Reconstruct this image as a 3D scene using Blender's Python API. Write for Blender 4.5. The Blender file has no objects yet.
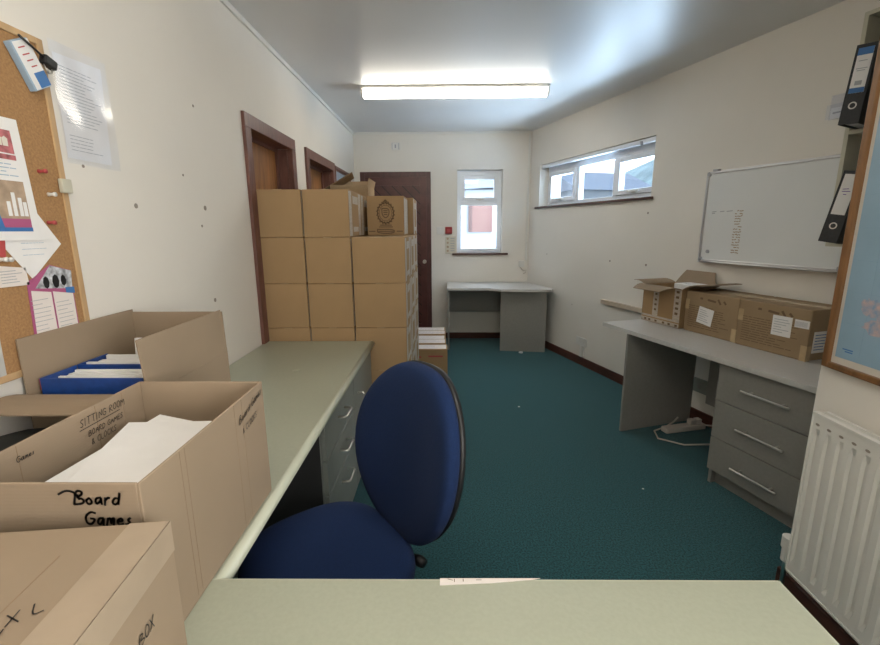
import bpy, bmesh, math, random
from mathutils import Matrix, Vector
random.seed(7)
PI = math.pi; R = math.radians
S = bpy.context.scene
COL = S.collection
D = 5.62          # y of the back wall
XL = -1.09        # x of the left wall
XN = 1.31         # x of the near right wall
YR = 1.505        # y of the return of the near right wall
H = 2.51          # ceiling height
A = 0.31225       # angle of the long right wall
MR = Matrix.Translation((1.035, D, 0)) @ Matrix.Rotation(A - PI/2, 4, 'Z')   # right-wall frame: x along the wall towards camera, -y into the room

# ---------------------------------------------------------------- camera
cam = bpy.data.objects.new('camera', bpy.data.cameras.new('camera')); COL.objects.link(cam)
cam.data.sensor_width = 36; cam.data.lens = 445.44/880*36; cam.data.clip_start = 0.02
def cam_rot(p, y, r):
    f = Vector((math.sin(y)*math.cos(p), math.cos(y)*math.cos(p), -math.sin(p)))
    rt = f.cross(Vector((0, 0, 1))).normalized(); up = rt.cross(f)
    c, s = math.cos(r), math.sin(r)
    a, b = c*rt + s*up, -s*rt + c*up
    return Matrix((a, b, -f)).transposed()
cam.matrix_world = Matrix.Translation((0, 0, 1.40)) @ cam_rot(.20939, -.012129, -.00584).to_4x4()
S.camera = cam

# ---------------------------------------------------------------- light and exposure
S.view_settings.view_transform = 'Standard'; S.view_settings.look = 'None'
S.view_settings.gamma = 1; S.view_settings.use_curve_mapping = False
S.view_settings.exposure = 1.0
w = bpy.data.worlds.new('sky'); S.world = w; w.use_nodes = True
nt = w.node_tree; nt.nodes.clear()
bg = nt.nodes.new('ShaderNodeBackground'); wo = nt.nodes.new('ShaderNodeOutputWorld')
tc = nt.nodes.new('ShaderNodeTexCoord'); sp = nt.nodes.new('ShaderNodeSeparateXYZ'); rp = nt.nodes.new('ShaderNodeValToRGB')
nt.links.new(tc.outputs['Generated'], sp.inputs[0]); nt.links.new(sp.outputs['Z'], rp.inputs[0]); nt.links.new(rp.outputs[0], bg.inputs[0])
rp.color_ramp.elements[0].color = (.86, .93, 1, 1); rp.color_ramp.elements[1].color = (.55, .74, 1, 1)
bg.inputs[1].default_value = 1.35
nt.links.new(bg.outputs[0], wo.inputs[0])
def area(name, M, sx, sy, power, color, portal=False):
    l = bpy.data.lights.new(name, 'AREA'); l.shape = 'RECTANGLE'; l.size = sx; l.size_y = sy
    l.energy = power; l.color = color
    if portal: l.cycles.is_portal = True
    o = bpy.data.objects.new(name, l); COL.objects.link(o); o.matrix_world = M
    return o
def aim(p, q):
    p, q = Vector(p), Vector(q); return Matrix.Translation(p) @ (p-q).to_track_quat('Z', 'Y').to_matrix().to_4x4()
# daylight outside the wide right window (bright yard below, sky above), above the back window; last, an added fill lamp at a made-up window behind the camera
wc = MR @ Vector((1.1, 0, 1.87))
area('yard_daylight', aim(MR @ Vector((.9, 1.5, .95)), wc), 3.0, 1.1, 270, (.62, .80, 1))
area('sky_daylight', aim(MR @ Vector((1.0, 2.2, 4.4)), wc), 4.0, 2.0, 420, (.72, .85, 1))
area('back_sky_daylight', aim((.43, 7.4, 4.0), (.43, D, 1.6)), 1.6, 1.2, 60, (.82, .9, 1))
area('added_near_fill', aim((1.56, -.75, 1.62), (0, -.55, 1.55)), 1.25, 1.15, 33, (1, .96, .90))  # invented fill lamp behind the camera, brightens the left wall and boxes

# ---------------------------------------------------------------- helpers
def smooth_line(L):
    for _ in range(2):
        q = [L[0]]
        for (a, b), (c, d) in zip(L, L[1:]): q += [(a*.75+c*.25, b*.75+d*.25), (a*.25+c*.75, b*.25+d*.75)]
        L = q + [L[-1]]
    return L
class MB:
    def __init__(s, M=None): s.v = []; s.f = []; s.M = M or Matrix.Identity(4)
    def add(s, vs, fs, M=None):
        b = len(s.v); M = s.M @ M if M else s.M
        s.v += [tuple(M @ Vector(p)) for p in vs]; s.f += [tuple(i+b for i in f) for f in fs]; return s
    def box(s, x0, x1, y0, y1, z0, z1, M=None):
        return s.add([(x0,y0,z0),(x1,y0,z0),(x1,y1,z0),(x0,y1,z0),(x0,y0,z1),(x1,y0,z1),(x1,y1,z1),(x0,y1,z1)],
                     [(0,3,2,1),(4,5,6,7),(0,1,5,4),(1,2,6,5),(2,3,7,6),(3,0,4,7)], M)
    def quad(s, a, b, c, d): return s.add([a, b, c, d], [(0,1,2,3)])
    def prism(s, poly, z0, z1, M=None):
        n = len(poly)
        return s.add([(x,y,z0) for x,y in poly]+[(x,y,z1) for x,y in poly],
                     [tuple(range(n-1,-1,-1)), tuple(range(n,2*n))]+[(i,(i+1)%n,n+(i+1)%n,n+i) for i in range(n)], M)
    def tube(s, pts, r, n=10, caps=True, M=None):
        pts = [Vector(p) for p in pts]; vs = []; fs = []
        rr = r if isinstance(r, (list, tuple)) else [r]*len(pts)
        up = None
        for i, p in enumerate(pts):
            d = ((pts[min(i+1,len(pts)-1)]-p).normalized() + (p-pts[max(i-1,0)]).normalized()).normalized()
            if up is None:
                up = Vector((0,0,1)) if abs(d.z) < .9 else Vector((1,0,0))
            a = d.cross(up).normalized(); up = a.cross(d).normalized()
            for k in range(n):
                t = 2*PI*k/n; vs.append(p + (a*math.cos(t)+up*math.sin(t))*rr[i])
        for i in range(len(pts)-1):
            for k in range(n):
                fs.append((i*n+k, i*n+(k+1)%n, (i+1)*n+(k+1)%n, (i+1)*n+k))
        if caps: fs += [tuple(range(n-1,-1,-1)), tuple((len(pts)-1)*n+k for k in range(n))]
        return s.add(vs, fs, M)
    def cyl(s, a, b, r, n=20): return s.tube([a, b], r, n)
    def loft(s, rings, M=None, cap=True):
        n = len(rings[0]); vs = [p for r in rings for p in r]; fs = []
        for i in range(len(rings)-1):
            for k in range(n): fs.append((i*n+k, i*n+(k+1)%n, (i+1)*n+(k+1)%n, (i+1)*n+k))
        if cap: fs += [tuple(range(n-1,-1,-1)), tuple((len(rings)-1)*n+k for k in range(n))]
        return s.add(vs, fs, M)
    def ring(s, c, r0, r1, u, v, n=24):
        c, u, v = Vector(c), Vector(u), Vector(v); vs = []; fs = []
        for k in range(n):
            t = 2*PI*k/n; e = u*math.cos(t)+v*math.sin(t); vs += [c+e*r0, c+e*r1]
        for k in range(n): a, b = 2*k, 2*((k+1) % n); fs.append((a, a+1, b+1, b))
        return s.add(vs, fs)
    def stroke(s, lines, o, u, v, wd):      # pen strokes: 2D polylines on the plane o + x*u + y*v
        lines = [smooth_line(L) if len(L) > 2 else L for L in lines]
        o, u, v = Vector(o), Vector(u), Vector(v); nn = u.cross(v).normalized()
        for L in lines:
            for (x0,y0),(x1,y1) in zip(L, L[1:]):
                a = o+u*x0+v*y0; b = o+u*x1+v*y1
                d = (b-a)
                if d.length < 1e-6: continue
                d.normalize(); q = nn.cross(d)*wd*.5; e = d*wd*.35
                s.add([a-e-q, b+e-q, b+e+q, a-e+q], [(0,1,2,3)])
        return s
    def build(s, name, mat, parent=None, bevel=0, smooth=False, seg=2, sub=0):
        me = bpy.data.meshes.new(name); me.from_pydata(s.v, [], s.f); me.update()
        bm = bmesh.new(); bm.from_mesh(me)
        bmesh.ops.recalc_face_normals(bm, faces=bm.faces) if len(s.f) > 1 else None
        if bevel:
            ed = [e for e in bm.edges if len(e.link_faces) == 2 and e.calc_face_angle(0) > R(35)]
            bmesh.ops.bevel(bm, geom=ed, offset=bevel, segments=seg, affect='EDGES', profile=.5, clamp_overlap=True)
        bm.to_mesh(me); bm.free()
        o = bpy.data.objects.new(name, me); COL.objects.link(o)
        if parent: o.parent = parent
        if mat: me.materials.append(mat)
        if smooth:
            for p in me.polygons: p.use_smooth = True
        if sub:
            m = o.modifiers.new('sub', 'SUBSURF'); m.levels = sub; m.render_levels = sub
        return o
def thing(name, label, cat, loc=(0,0,0), rotz=0, group=None):
    o = bpy.data.objects.new(name, None); COL.objects.link(o); o.empty_display_size = .05
    o.location = loc; o.rotation_euler = (0,0,rotz); o['label'] = label; o['category'] = cat
    if group: o['group'] = group
    return o
def tag(o, label, cat, group=None):
    o['label'] = label; o['category'] = cat
    if group: o['group'] = group
    return o
def struct(o): o['kind'] = 'structure'; return o
def copy_tree(o, parent=None):
    c = o.copy(); COL.objects.link(c); c.parent = parent
    for ch in list(o.children): copy_tree(ch, c)
    return c
def rloc(t, d, z): return MR @ Vector((t, -d, z))
RZ = A - PI/2

# ---------------------------------------------------------------- materials
def mat(name, c, rough=.6, metal=0, spec=.5, noise=0, nscale=8, c2=None, bump=0, bscale=60, stretch=(1,1,1), emit=None, es=0, sheen=0, coat=0):
    m = bpy.data.materials.new(name); m.use_nodes = True; t = m.node_tree; b = t.nodes['Principled BSDF']
    b.inputs['Base Color'].default_value = (*c, 1); b.inputs['Roughness'].default_value = rough
    b.inputs['Metallic'].default_value = metal; b.inputs['Specular IOR Level'].default_value = spec
    if sheen: b.inputs['Sheen Weight'].default_value = sheen
    if coat: b.inputs['Coat Weight'].default_value = coat
    if noise or bump:
        tc = t.nodes.new('ShaderNodeTexCoord'); mp = t.nodes.new('ShaderNodeMapping'); mp.inputs['Scale'].default_value = stretch
        t.links.new(tc.outputs['Object'], mp.inputs[0])
    if noise:
        n = t.nodes.new('ShaderNodeTexNoise'); n.inputs['Scale'].default_value = nscale; n.inputs['Detail'].default_value = 5
        r = t.nodes.new('ShaderNodeValToRGB'); t.links.new(mp.outputs[0], n.inputs[0]); t.links.new(n.outputs[0], r.inputs[0])
        lo = c2 if c2 else tuple(x*(1-noise) for x in c); hi = c if c2 else tuple(min(1, x*(1+noise)) for x in c)
        r.color_ramp.elements[0].position = .32; r.color_ramp.elements[1].position = .68
        r.color_ramp.elements[0].color = (*lo, 1); r.color_ramp.elements[1].color = (*hi, 1)
        t.links.new(r.outputs[0], b.inputs['Base Color'])
    if bump:
        n2 = t.nodes.new('ShaderNodeTexNoise'); n2.inputs['Scale'].default_value = bscale; n2.inputs['Detail'].default_value = 3
        bu = t.nodes.new('ShaderNodeBump'); bu.inputs['Strength'].default_value = bump; bu.inputs['Distance'].default_value = .004
        t.links.new(mp.outputs[0], n2.inputs[0]); t.links.new(n2.outputs[0], bu.inputs['Height']); t.links.new(bu.outputs[0], b.inputs['Normal'])
    if emit: b.inputs['Emission Color'].default_value = (*emit, 1); b.inputs['Emission Strength'].default_value = es
    return m
M = dict(
    wall=mat('wall_paint', (.76,.725,.665), .75, noise=.025, nscale=1.6, bump=.08, bscale=25),
    ceiling=mat('ceiling_paint', (.72,.72,.715), .40, spec=.8, noise=.02, nscale=1.2, bump=.10, bscale=5),
    trim=mat('white_trim', (.74,.73,.69), .45),
    skirting=mat('skirting_wood', (.085,.028,.018), .35, noise=.3, nscale=6, stretch=(1,1,8)),
    carpet=None,
    upvc=mat('upvc_white', (.84,.87,.92), .28),
    sillwood=mat('sill_wood', (.10,.045,.035), .4, noise=.2, nscale=10),
    frame_wood=mat('door_frame_wood', (.15,.064,.048), .42, noise=.22, nscale=9, stretch=(6,6,1)),
    recess_wood=mat('door_leaf_wood', (.30,.135,.045), .4, noise=.3, nscale=5, stretch=(5,5,.7)),
    back_door=None,
    laminate=mat('sage_laminate', (.385,.40,.31), .32, noise=.03, nscale=120, bump=.05, bscale=150),
    lam_edge=mat('sage_laminate_edge', (.47,.49,.39), .42),
    unit=mat('grey_green_laminate', (.25,.265,.24), .45, noise=.03, nscale=40),
    grey_top=mat('grey_laminate_top', (.56,.55,.53), .3, noise=.03, nscale=90),
    grey=mat('grey_laminate', (.27,.26,.24), .42, noise=.04, nscale=60),
    dark=mat('kneehole_shade', (.03,.03,.03), .8),  # shade put into colour, for the kneehole side of the drawer unit
    steel=mat('brushed_steel', (.62,.60,.56), .28, metal=1),
    alu=mat('aluminium_rail', (.62,.62,.63), .32, metal=.9),
    card=None, card_in=None, card_grey=None,
    tape=mat('packing_tape', (.50,.37,.22), .25, noise=.08, nscale=20),
    card_edge=mat('cardboard_edge', (.50,.38,.25), .8),
    ink=mat('marker_ink', (.012,.012,.014), .5),
    print_brown=mat('brown_print', (.16,.10,.05), .7),
    print_grey=mat('grey_print', (.38,.39,.42), .7),
    paper=mat('white_paper', (.80,.79,.78), .7, noise=.02, nscale=20),
    paper_pink=mat('warm_white_paper', (.76,.70,.66), .7),
    white_print=mat('white_carton_print', (.50,.44,.37), .6, noise=.15, nscale=40, stretch=(1,1,3)),
    blue_fabric=mat('navy_upholstery', (.009,.024,.082), .9, spec=.2, noise=.12, nscale=300, bump=.35, bscale=700, sheen=.03),
    black=mat('black_plastic', (.012,.012,.013), .45),
    black_board=mat('black_card', (.022,.024,.028), .5, noise=.2, nscale=90),
    blue_card=mat('blue_card', (.012,.055,.24), .4, noise=.15, nscale=40),
    cork=mat('cork', (.36,.20,.085), .85, noise=.16, nscale=160, bump=.3, bscale=300),
    pine=mat('pine_frame', (.50,.33,.17), .5, noise=.15, nscale=8, stretch=(3,3,1)),
    oak=mat('oak_frame', (.20,.095,.035), .38, noise=.35, nscale=7, stretch=(5,5,.8)),
    cream=mat('cream_paint', (.54,.52,.42), .45, noise=.05, nscale=10),
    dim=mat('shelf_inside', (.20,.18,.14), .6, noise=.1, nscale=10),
    board=mat('whiteboard_enamel', (.76,.78,.78), .22, noise=.015, nscale=3),
    rad=mat('radiator_enamel', (.74,.725,.68), .35),
    red=mat('red_plastic', (.30,.02,.02), .4),
    redprint=mat('red_print', (.45,.07,.07), .6),
    magenta=mat('magenta_print', (.42,.10,.22), .6),
    bluep=mat('blue_print', (.05,.17,.42), .5),
    skyp=mat('pale_blue_print', (.33,.45,.58), .5),
    gum=mat('pink_print', (.42,.13,.14), .55, noise=.4, nscale=60),
    tooth=mat('ivory_print', (.72,.68,.60), .5),
    tan=mat('tan_print', (.42,.31,.22), .6, noise=.2, nscale=40),
    sea=mat('map_sea', (.28,.42,.54), .3, noise=.06, nscale=6, coat=.3),
    land=mat('map_land', (.60,.42,.38), .5, noise=.45, nscale=55, c2=(.22,.33,.48)),
    plastic_w=mat('white_plastic', (.72,.71,.68), .35),
    putty=mat('filler_mark', (.30,.26,.22), .9),
    cable=mat('white_cable', (.55,.50,.45), .5),
    glow=mat('lamp_diffuser', (.9,.88,.8), .4, emit=(1.0,.93,.80), es=9.5),
    sky_white=mat('outside_render', (.42,.44,.47), .8, noise=.04, nscale=2),
    out_brown=mat('outside_brown', (.22,.105,.09), .6),
    out_brown2=mat('outside_dark_brown', (.12,.06,.055), .6),
    slate=mat('outside_slate', (.21,.23,.27), .7, noise=.2, nscale=10, stretch=(1,6,6)),
    hill=mat('outside_hill', (.24,.30,.30), .9, noise=.3, nscale=.6),
    ground=mat('outside_ground', (.5,.5,.48), .9),
)
def card_mat(name, c, amt=.10):
    m = mat(name, c, .78, spec=.25, noise=amt, nscale=2.2, bump=0)
    t = m.node_tree; b = t.nodes['Principled BSDF']
    tc = t.nodes.new('ShaderNodeTexCoord'); wv = t.nodes.new('ShaderNodeTexWave'); wv.inputs['Scale'].default_value = 55; wv.inputs['Distortion'].default_value = 1.2
    wv.bands_direction = 'Z'; bu = t.nodes.new('ShaderNodeBump'); bu.inputs['Strength'].default_value = .04; bu.inputs['Distance'].default_value = .002
    t.links.new(tc.outputs['Object'], wv.inputs[0]); t.links.new(wv.outputs[1], bu.inputs['Height']); t.links.new(bu.outputs[0], b.inputs['Normal'])
    return m
M['card'] = card_mat('brown_cardboard', (.375,.245,.128))
M['card_pale'] = card_mat('pale_cardboard', (.31,.235,.163))
M['card_grey'] = card_mat('greyish_cardboard', (.33,.235,.14), .16)
M['card_in'] = card_mat('cardboard_inside', (.28,.20,.128))
def carpet():
    m = mat('teal_carpet', (.022,.094,.108), .95, spec=.15, noise=.55, nscale=130, bump=.6, bscale=500, sheen=.15)
    t = m.node_tree; b = t.nodes['Principled BSDF']
    old = b.inputs['Base Color'].links[0].from_socket
    n = t.nodes.new('ShaderNodeTexNoise'); n.inputs['Scale'].default_value = 1.5; n.inputs['Detail'].default_value = 4
    r = t.nodes.new('ShaderNodeValToRGB'); r.color_ramp.elements[0].color = (.80,.80,.80,1); r.color_ramp.elements[1].color = (1.2,1.2,1.2,1)
    mx = t.nodes.new('ShaderNodeMixRGB'); mx.blend_type = 'MULTIPLY'; mx.inputs[0].default_value = 1
    t.links.new(n.outputs[0], r.inputs[0]); t.links.new(old, mx.inputs[1]); t.links.new(r.outputs[0], mx.inputs[2]); t.links.new(mx.outputs[0], b.inputs['Base Color'])
    return m
M['carpet'] = carpet()
def plank_door():
    m = mat('diagonal_board_wood', (.085,.028,.022), .38, noise=.25, nscale=8)
    t = m.node_tree; b = t.nodes['Principled BSDF']; old = b.inputs['Base Color'].links[0].from_socket
    tc = t.nodes.new('ShaderNodeTexCoord'); sp = t.nodes.new('ShaderNodeSeparateXYZ'); t.links.new(tc.outputs['Object'], sp.inputs[0])
    def mth(op, a, bb=None):
        q = t.nodes.new('ShaderNodeMath'); q.operation = op
        for i, x in enumerate((a, bb)):
            if x is None: continue
            if isinstance(x, (int, float)): q.inputs[i].default_value = x
            else: t.links.new(x, q.inputs[i])
        return q.outputs[0]
    s = mth('ADD', mth('ADD', sp.outputs[0], sp.outputs[2]), 0)      # diagonal
    fr = mth('FRACT', mth('MULTIPLY', s, 8.0))
    g = mth('GREATER_THAN', fr, .12)
    mx = t.nodes.new('ShaderNodeMixRGB'); t.links.new(g, mx.inputs[0]); mx.inputs[1].default_value = (.022,.008,.007,1); t.links.new(old, mx.inputs[2])
    t.links.new(mx.outputs[0], b.inputs['Base Color'])
    return m
M['back_door'] = plank_door()
def glass():
    m = bpy.data.materials.new('window_glass'); m.use_nodes = True; t = m.node_tree; t.nodes.clear()
    o = t.nodes.new('ShaderNodeOutputMaterial'); tr = t.nodes.new('ShaderNodeBsdfTransparent'); g = t.nodes.new('ShaderNodeBsdfGlossy'); g.inputs['Roughness'].default_value = .02
    mx = t.nodes.new('ShaderNodeMixShader'); mx.inputs[0].default_value = .05
    tr.inputs[0].default_value = (.95,.98,1,1)
    t.links.new(tr.outputs[0], mx.inputs[1]); t.links.new(g.outputs[0], mx.inputs[2]); t.links.new(mx.outputs[0], o.inputs[0])
    return m
M['glass'] = glass()
def sleeve():
    m = bpy.data.materials.new('clear_plastic'); m.use_nodes = True; t = m.node_tree; t.nodes.clear()
    o = t.nodes.new('ShaderNodeOutputMaterial'); tr = t.nodes.new('ShaderNodeBsdfTransparent'); g = t.nodes.new('ShaderNodeBsdfGlossy'); g.inputs['Roughness'].default_value = .12
    mx = t.nodes.new('ShaderNodeMixShader'); mx.inputs[0].default_value = .08; tr.inputs[0].default_value = (.96,.97,1,1)
    t.links.new(tr.outputs[0], mx.inputs[1]); t.links.new(g.outputs[0], mx.inputs[2]); t.links.new(mx.outputs[0], o.inputs[0])
    return m
M['sleeve'] = sleeve()

# ---------------------------------------------------------------- pen lettering
G = {
 'A': [[(0,0),(.35,1),(.7,0)],[(.13,.4),(.57,.4)]], 'B': [[(0,0),(0,1),(.45,.95),(.5,.72),(.05,.52),(.6,.42),(.6,.1),(0,0)]],
 'C': [[(.6,.85),(.3,1),(.02,.6),(.1,.15),(.35,0),(.6,.15)]], 'D': [[(0,0),(0,1),(.45,.8),(.6,.45),(.4,.1),(0,0)]],
 'E': [[(.5,1),(0,1),(0,0),(.55,0)],[(0,.5),(.4,.5)]], 'G': [[(.6,.85),(.3,1),(.0,.6),(.1,.1),(.4,0),(.6,.2),(.6,.45),(.35,.45)]],
 'I': [[(.1,0),(.1,1)]], 'K': [[(0,0),(0,1)],[(.55,1),(.03,.45),(.6,0)]], 'L': [[(0,1),(0,0),(.5,0)]],
 'M': [[(0,0),(.08,1),(.38,.3),(.68,1),(.76,0)]], 'N': [[(0,0),(0,1),(.55,0),(.55,1)]], 'O': [[(.3,1),(.02,.7),(.05,.2),(.32,0),(.58,.3),(.55,.8),(.3,1)]],
 'R': [[(0,0),(0,1),(.45,.95),(.5,.65),(.03,.5),(.6,0)]], 'S': [[(.52,.9),(.25,1),(.03,.75),(.5,.35),(.3,0),(0,.12)]],
 'T': [[(.3,0),(.3,1)],[(0,1),(.62,1)]], 'X': [[(0,0),(.55,1)],[(0,1),(.55,0)]], '&': [[(.6,0),(.12,.75),(.3,1),(.42,.75),(.05,.25),(.25,0),(.6,.4)]],
 'a': [[(.42,.5),(.1,.5),(.02,.15),(.2,0),(.42,.3),(.42,.5),(.48,0)]], 'o': [[(.2,.5),(.0,.25),(.18,0),(.4,.2),(.2,.5)]],
 'r': [[(0,.5),(.05,0)],[(.05,.3),(.2,.5),(.35,.48)]], 'd': [[(.38,.45),(.1,.5),(.0,.15),(.2,0),(.4,.3),(.42,1),(.45,0)]],
 'm': [[(0,0),(.05,.5),(.1,.4),(.25,.5),(.27,0),(.33,.42),(.48,.5),(.52,0)]], 'e': [[(0,.25),(.38,.3),(.25,.52),(.02,.3),(.15,0),(.42,.1)]],
 's': [[(.3,.48),(.08,.4),(.28,.2),(.15,0),(0,.05)]], '.': [[(0,0),(.05,.05)]], ' ': [],
}
def hand(txt, size, seed=1, jit=.04, slant=.12):
    rnd = random.Random(seed); x = 0; out = []
    for ch in txt:
        g = G[ch]; wd = max([p[0] for l in g for p in l] + [.3])
        for l in g: out.append([((x + px + slant*py + rnd.uniform(-jit, jit))*size, (py + rnd.uniform(-jit, jit))*size) for px, py in l])
        x += wd + .18
    return out
def textlines(w, h, rows, seed=0, fill=.9, words=True):
    rnd = random.Random(seed); out = []
    for i in range(rows):
        y = h*(1 - (i+.5)/rows); x = 0; end = w*rnd.uniform(.55, 1)*fill
        while x < end:
            l = rnd.uniform(.06, .2)*w if words else end
            out.append([(x, y), (min(x+l, w), y)]); x += l + .03*w
    return out

# ---------------------------------------------------------------- the setting
struct(MB().box(-1.4, 2.9, -1.9, D+.25, -.06, 0).build('floor', M['carpet']))
struct(MB().box(-1.4, 2.9, -1.9, D+.25, H, H+.08).build('ceiling', M['ceiling']))
def wall_holes(mb, x0, x1, y0, y1, holes, h=H, M_=None):      # boxes round a row of openings; x along wall
    x = x0
    for (a, b, c, d) in sorted(holes):
        mb.box(x, a, y0, y1, 0, h, M_); x = b
        if c > 0: mb.box(a, b, y0, y1, 0, c, M_)
        mb.box(a, b, y0, y1, d, h, M_)
    mb.box(x, x1, y0, y1, 0, h, M_)
# left wall: local x = world y
ML = Matrix(((0,-1,0,XL),(1,0,0,0),(0,0,1,0),(0,0,0,1)))      # local (x,y,z) -> world (XL - y, x, z)
mb = MB(ML); wall_holes(mb, -1.9, D, 0, .30, [(2.62,3.31,0,1.96),(3.71,4.49,0,1.96),(4.63,5.24,0,1.95)])
struct(mb.build('wall_left', M['wall']))
BW = (.15, .70, 1.09, 2.085)
mb = MB(Matrix.Translation((0, D, 0))); wall_holes(mb, -1.4, 1.25, 0, .25, [BW])
struct(mb.build('wall_back', M['wall']))
WO = (.22, 2.0, 1.635, 2.10)
mb = MB(MR); wall_holes(mb, -.15, 4.45, 0, .28, [WO])
struct(mb.build('wall_right', M['wall']))
struct(MB().prism([(XN, -.1), (XN+.2, -.1), (XN+.2, YR-.2), (2.7, YR-.2), (2.7, YR), (XN, YR)], 0, H).box(XN, XN+.2, -1.9, -1.4, 0, H).box(XN, XN+.2, -1.4, -.1, 0, 1.0).box(XN, XN+.2, -1.4, -.1, 2.2, H).build('wall_near_right', M['wall'], bevel=.004))  # opening behind the camera is added to let the fill lamp in
mb = MB(Matrix.Translation((0,-1.6,0))); wall_holes(mb, -1.4, XN, -.2, 0, [])
struct(mb.build('wall_rear', M['wall']))
# skirting boards
struct(MB(MR).box(0, 4.3, -.015, 0, 0, .085).build('baseboard_right', M['skirting'], bevel=.004))
struct(MB().box(-.165, 1.03, D-.015, D, 0, .075).build('baseboard_back', M['skirting'], bevel=.004))
struct(MB().box(XN-.016, XN, -1.6, YR+.016, 0, .10).build('baseboard_near_right', M['skirting'], bevel=.004))
struct(MB().box(XL, XL+.015, -1.6, 2.55, 0, .085).build('baseboard_left', M['skirting'], bevel=.004))
# slim trunking under the ceiling
struct(MB().box(XL, XL+.016, -1.6, D, H-.028, H).build('trim_1', M['trim'], bevel=.003))
struct(MB().box(XL+.016, 1.03, D-.014, D, H-.024, H).build('trim_2', M['trim'], bevel=.003))
struct(MB().box(.995, 1.018, D-.016, D, 1.0, H-.024).build('trim_3', M['trim'], bevel=.003))
# second trunking line shadow gap
# door openings in the left wall
def doorway(n, y0, y1, zt, glazed=False):
    f = .03 if glazed else .075
    mb = MB(ML)
    mb.box(y0, y0+f, -.018, .02, 0, zt-f); mb.box(y1-f, y1, -.018, .02, 0, zt-f); mb.box(y0, y1, -.018, .02, zt-f, zt)
    mb.box(y0+f-.012, y0+f, .02, .30, 0, zt-f); mb.box(y1-f, y1-f+.012, .02, .30, 0, zt-f); mb.box(y0+f, y1-f, .02, .30, zt-f, zt-f+.012)
    fr = struct(mb.build('door_%d' % n, M['frame_wood'], bevel=.003))
    if glazed:
        m2 = MB(ML); m2.box(y0+f, y1-f, -.012, .03, 0, 1.2).box(y0+f, y0+f+.02, -.012, .03, 1.2, zt-f).box(y1-f-.02, y1-f, -.012, .03, 1.2, zt-f).box(y0+f+.02, y1-f-.02, -.012, .03, zt-f-.015, zt-f)
        m2.build('door_leaf', M['frame_wood'], fr)
        MB(ML).box(y0+f+.02, y1-f-.02, -.006, .010, 1.2, zt-f-.015).build('glass_pane', mat('frosted_pane', (.45,.55,.68), .25), fr)
    else:
        MB(ML).box(y0+f, y1-f, .10, .14, .005, zt-f-.004).build('door_leaf', M['recess_wood'], fr, bevel=.003)
        MB(ML).box(y0+f, y0+f+.02, .085, .10, 0, zt-f).box(y1-f-.02, y1-f, .085, .10, 0, zt-f).box(y0+f+.02, y1-f-.02, .085, .10, zt-f-.02, zt-f).build('door_stop', M['frame_wood'], fr)
    return fr
doorway(1, 2.55, 3.38, 2.02)
doorway(2, 3.645, 4.56, 2.02)
doorway(3, 4.575, 5.31, 2.005, True)
# back door
mb = MB(Matrix.Translation((0, D, 0)))
mb.box(-1.02, -.965, -.03, 0, 0, 2.06).box(-.225, -.17, -.03, 0, 0, 2.06).box(-.965, -.225, -.03, 0, 2.0, 2.06)
dr = struct(mb.build('door_4', mat('dark_door_frame', (.085,.032,.028), .4, noise=.2, nscale=8, stretch=(4,4,1)), bevel=.003))
mb = MB(Matrix.Translation((0, D, 0)))
mb.box(-.965, -.90, -.022, 0, .01, 2.0).box(-.30, -.225, -.022, 0, .01, 2.0).box(-.90, -.30, -.022, 0, 1.90, 2.0).box(-.90, -.30, -.022, 0, .01, .2)
lf = mb.build('door_rail', mat('door_rail_wood', (.095,.032,.027), .38, noise=.2, nscale=8), dr, bevel=.002)
MB(Matrix.Translation((0, D, 0))).box(-.90, -.30, -.014, -.001, .2, 1.90).build('door_panel', M['back_door'], dr)
hb = MB(); hb.cyl((-.255, D-.022, .99), (-.255, D-.065, .99), .010, 12); hb.cyl((-.255, D-.028, .99), (-.255, D-.022, .99), .024, 16); hb.cyl((-.255, D-.06, .99), (-.255, D-.085, .99), .022, 16)
hb.build('door_knob', M['steel'], dr, smooth=False)

# back window
def bwin():
    x0, x1, z0, z1 = BW; y = D+.10
    fr = struct(MB().box(x0, x0+.05, y, y+.06, z0, z1).box(x1-.05, x1, y, y+.06, z0, z1).box(x0+.05, x1-.05, y, y+.06, z0, z0+.05).box(x0+.05, x1-.05, y, y+.06, z1-.06, z1).box(x0+.05, x1-.05, y, y+.06, 1.67, 1.72).build('window_1', M['upvc'], bevel=.004))
    s = MB(); a, b, c, d = x0+.05, x1-.05, 1.72, z1-.06
    s.box(a, a+.045, y-.012, y+.05, c, d).box(b-.045, b, y-.012, y+.05, c, d).box(a+.045, b-.045, y-.012, y+.05, c, c+.045).box(a+.045, b-.045, y-.012, y+.05, d-.045, d)
    sash = s.build('casement', M['upvc'], fr, bevel=.004)
    MB().box(a+.045, b-.045, y+.02, y+.026, c+.045, d-.045).build('glass_pane', M['glass'], sash)
    h = MB().box(.38, .48, y-.035, y-.022, 1.735, 1.75); h.box(.415, .445, y-.03, y-.012, 1.728, 1.757); h.build('window_handle', M['plastic_w'], sash, bevel=.003)
    MB().box(a, b, y+.02, y+.026, z0+.05, 1.67).build('glass_pane', M['glass'], fr)
    sl = MB().box(x0-.06, x1+.08, D-.03, D, z0-.022, z0).box(x0+.001, x1-.001, D, y, z0-.022, z0)
    sl.build('window_sill', M['sillwood'], fr, bevel=.003)
bwin()
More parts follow.
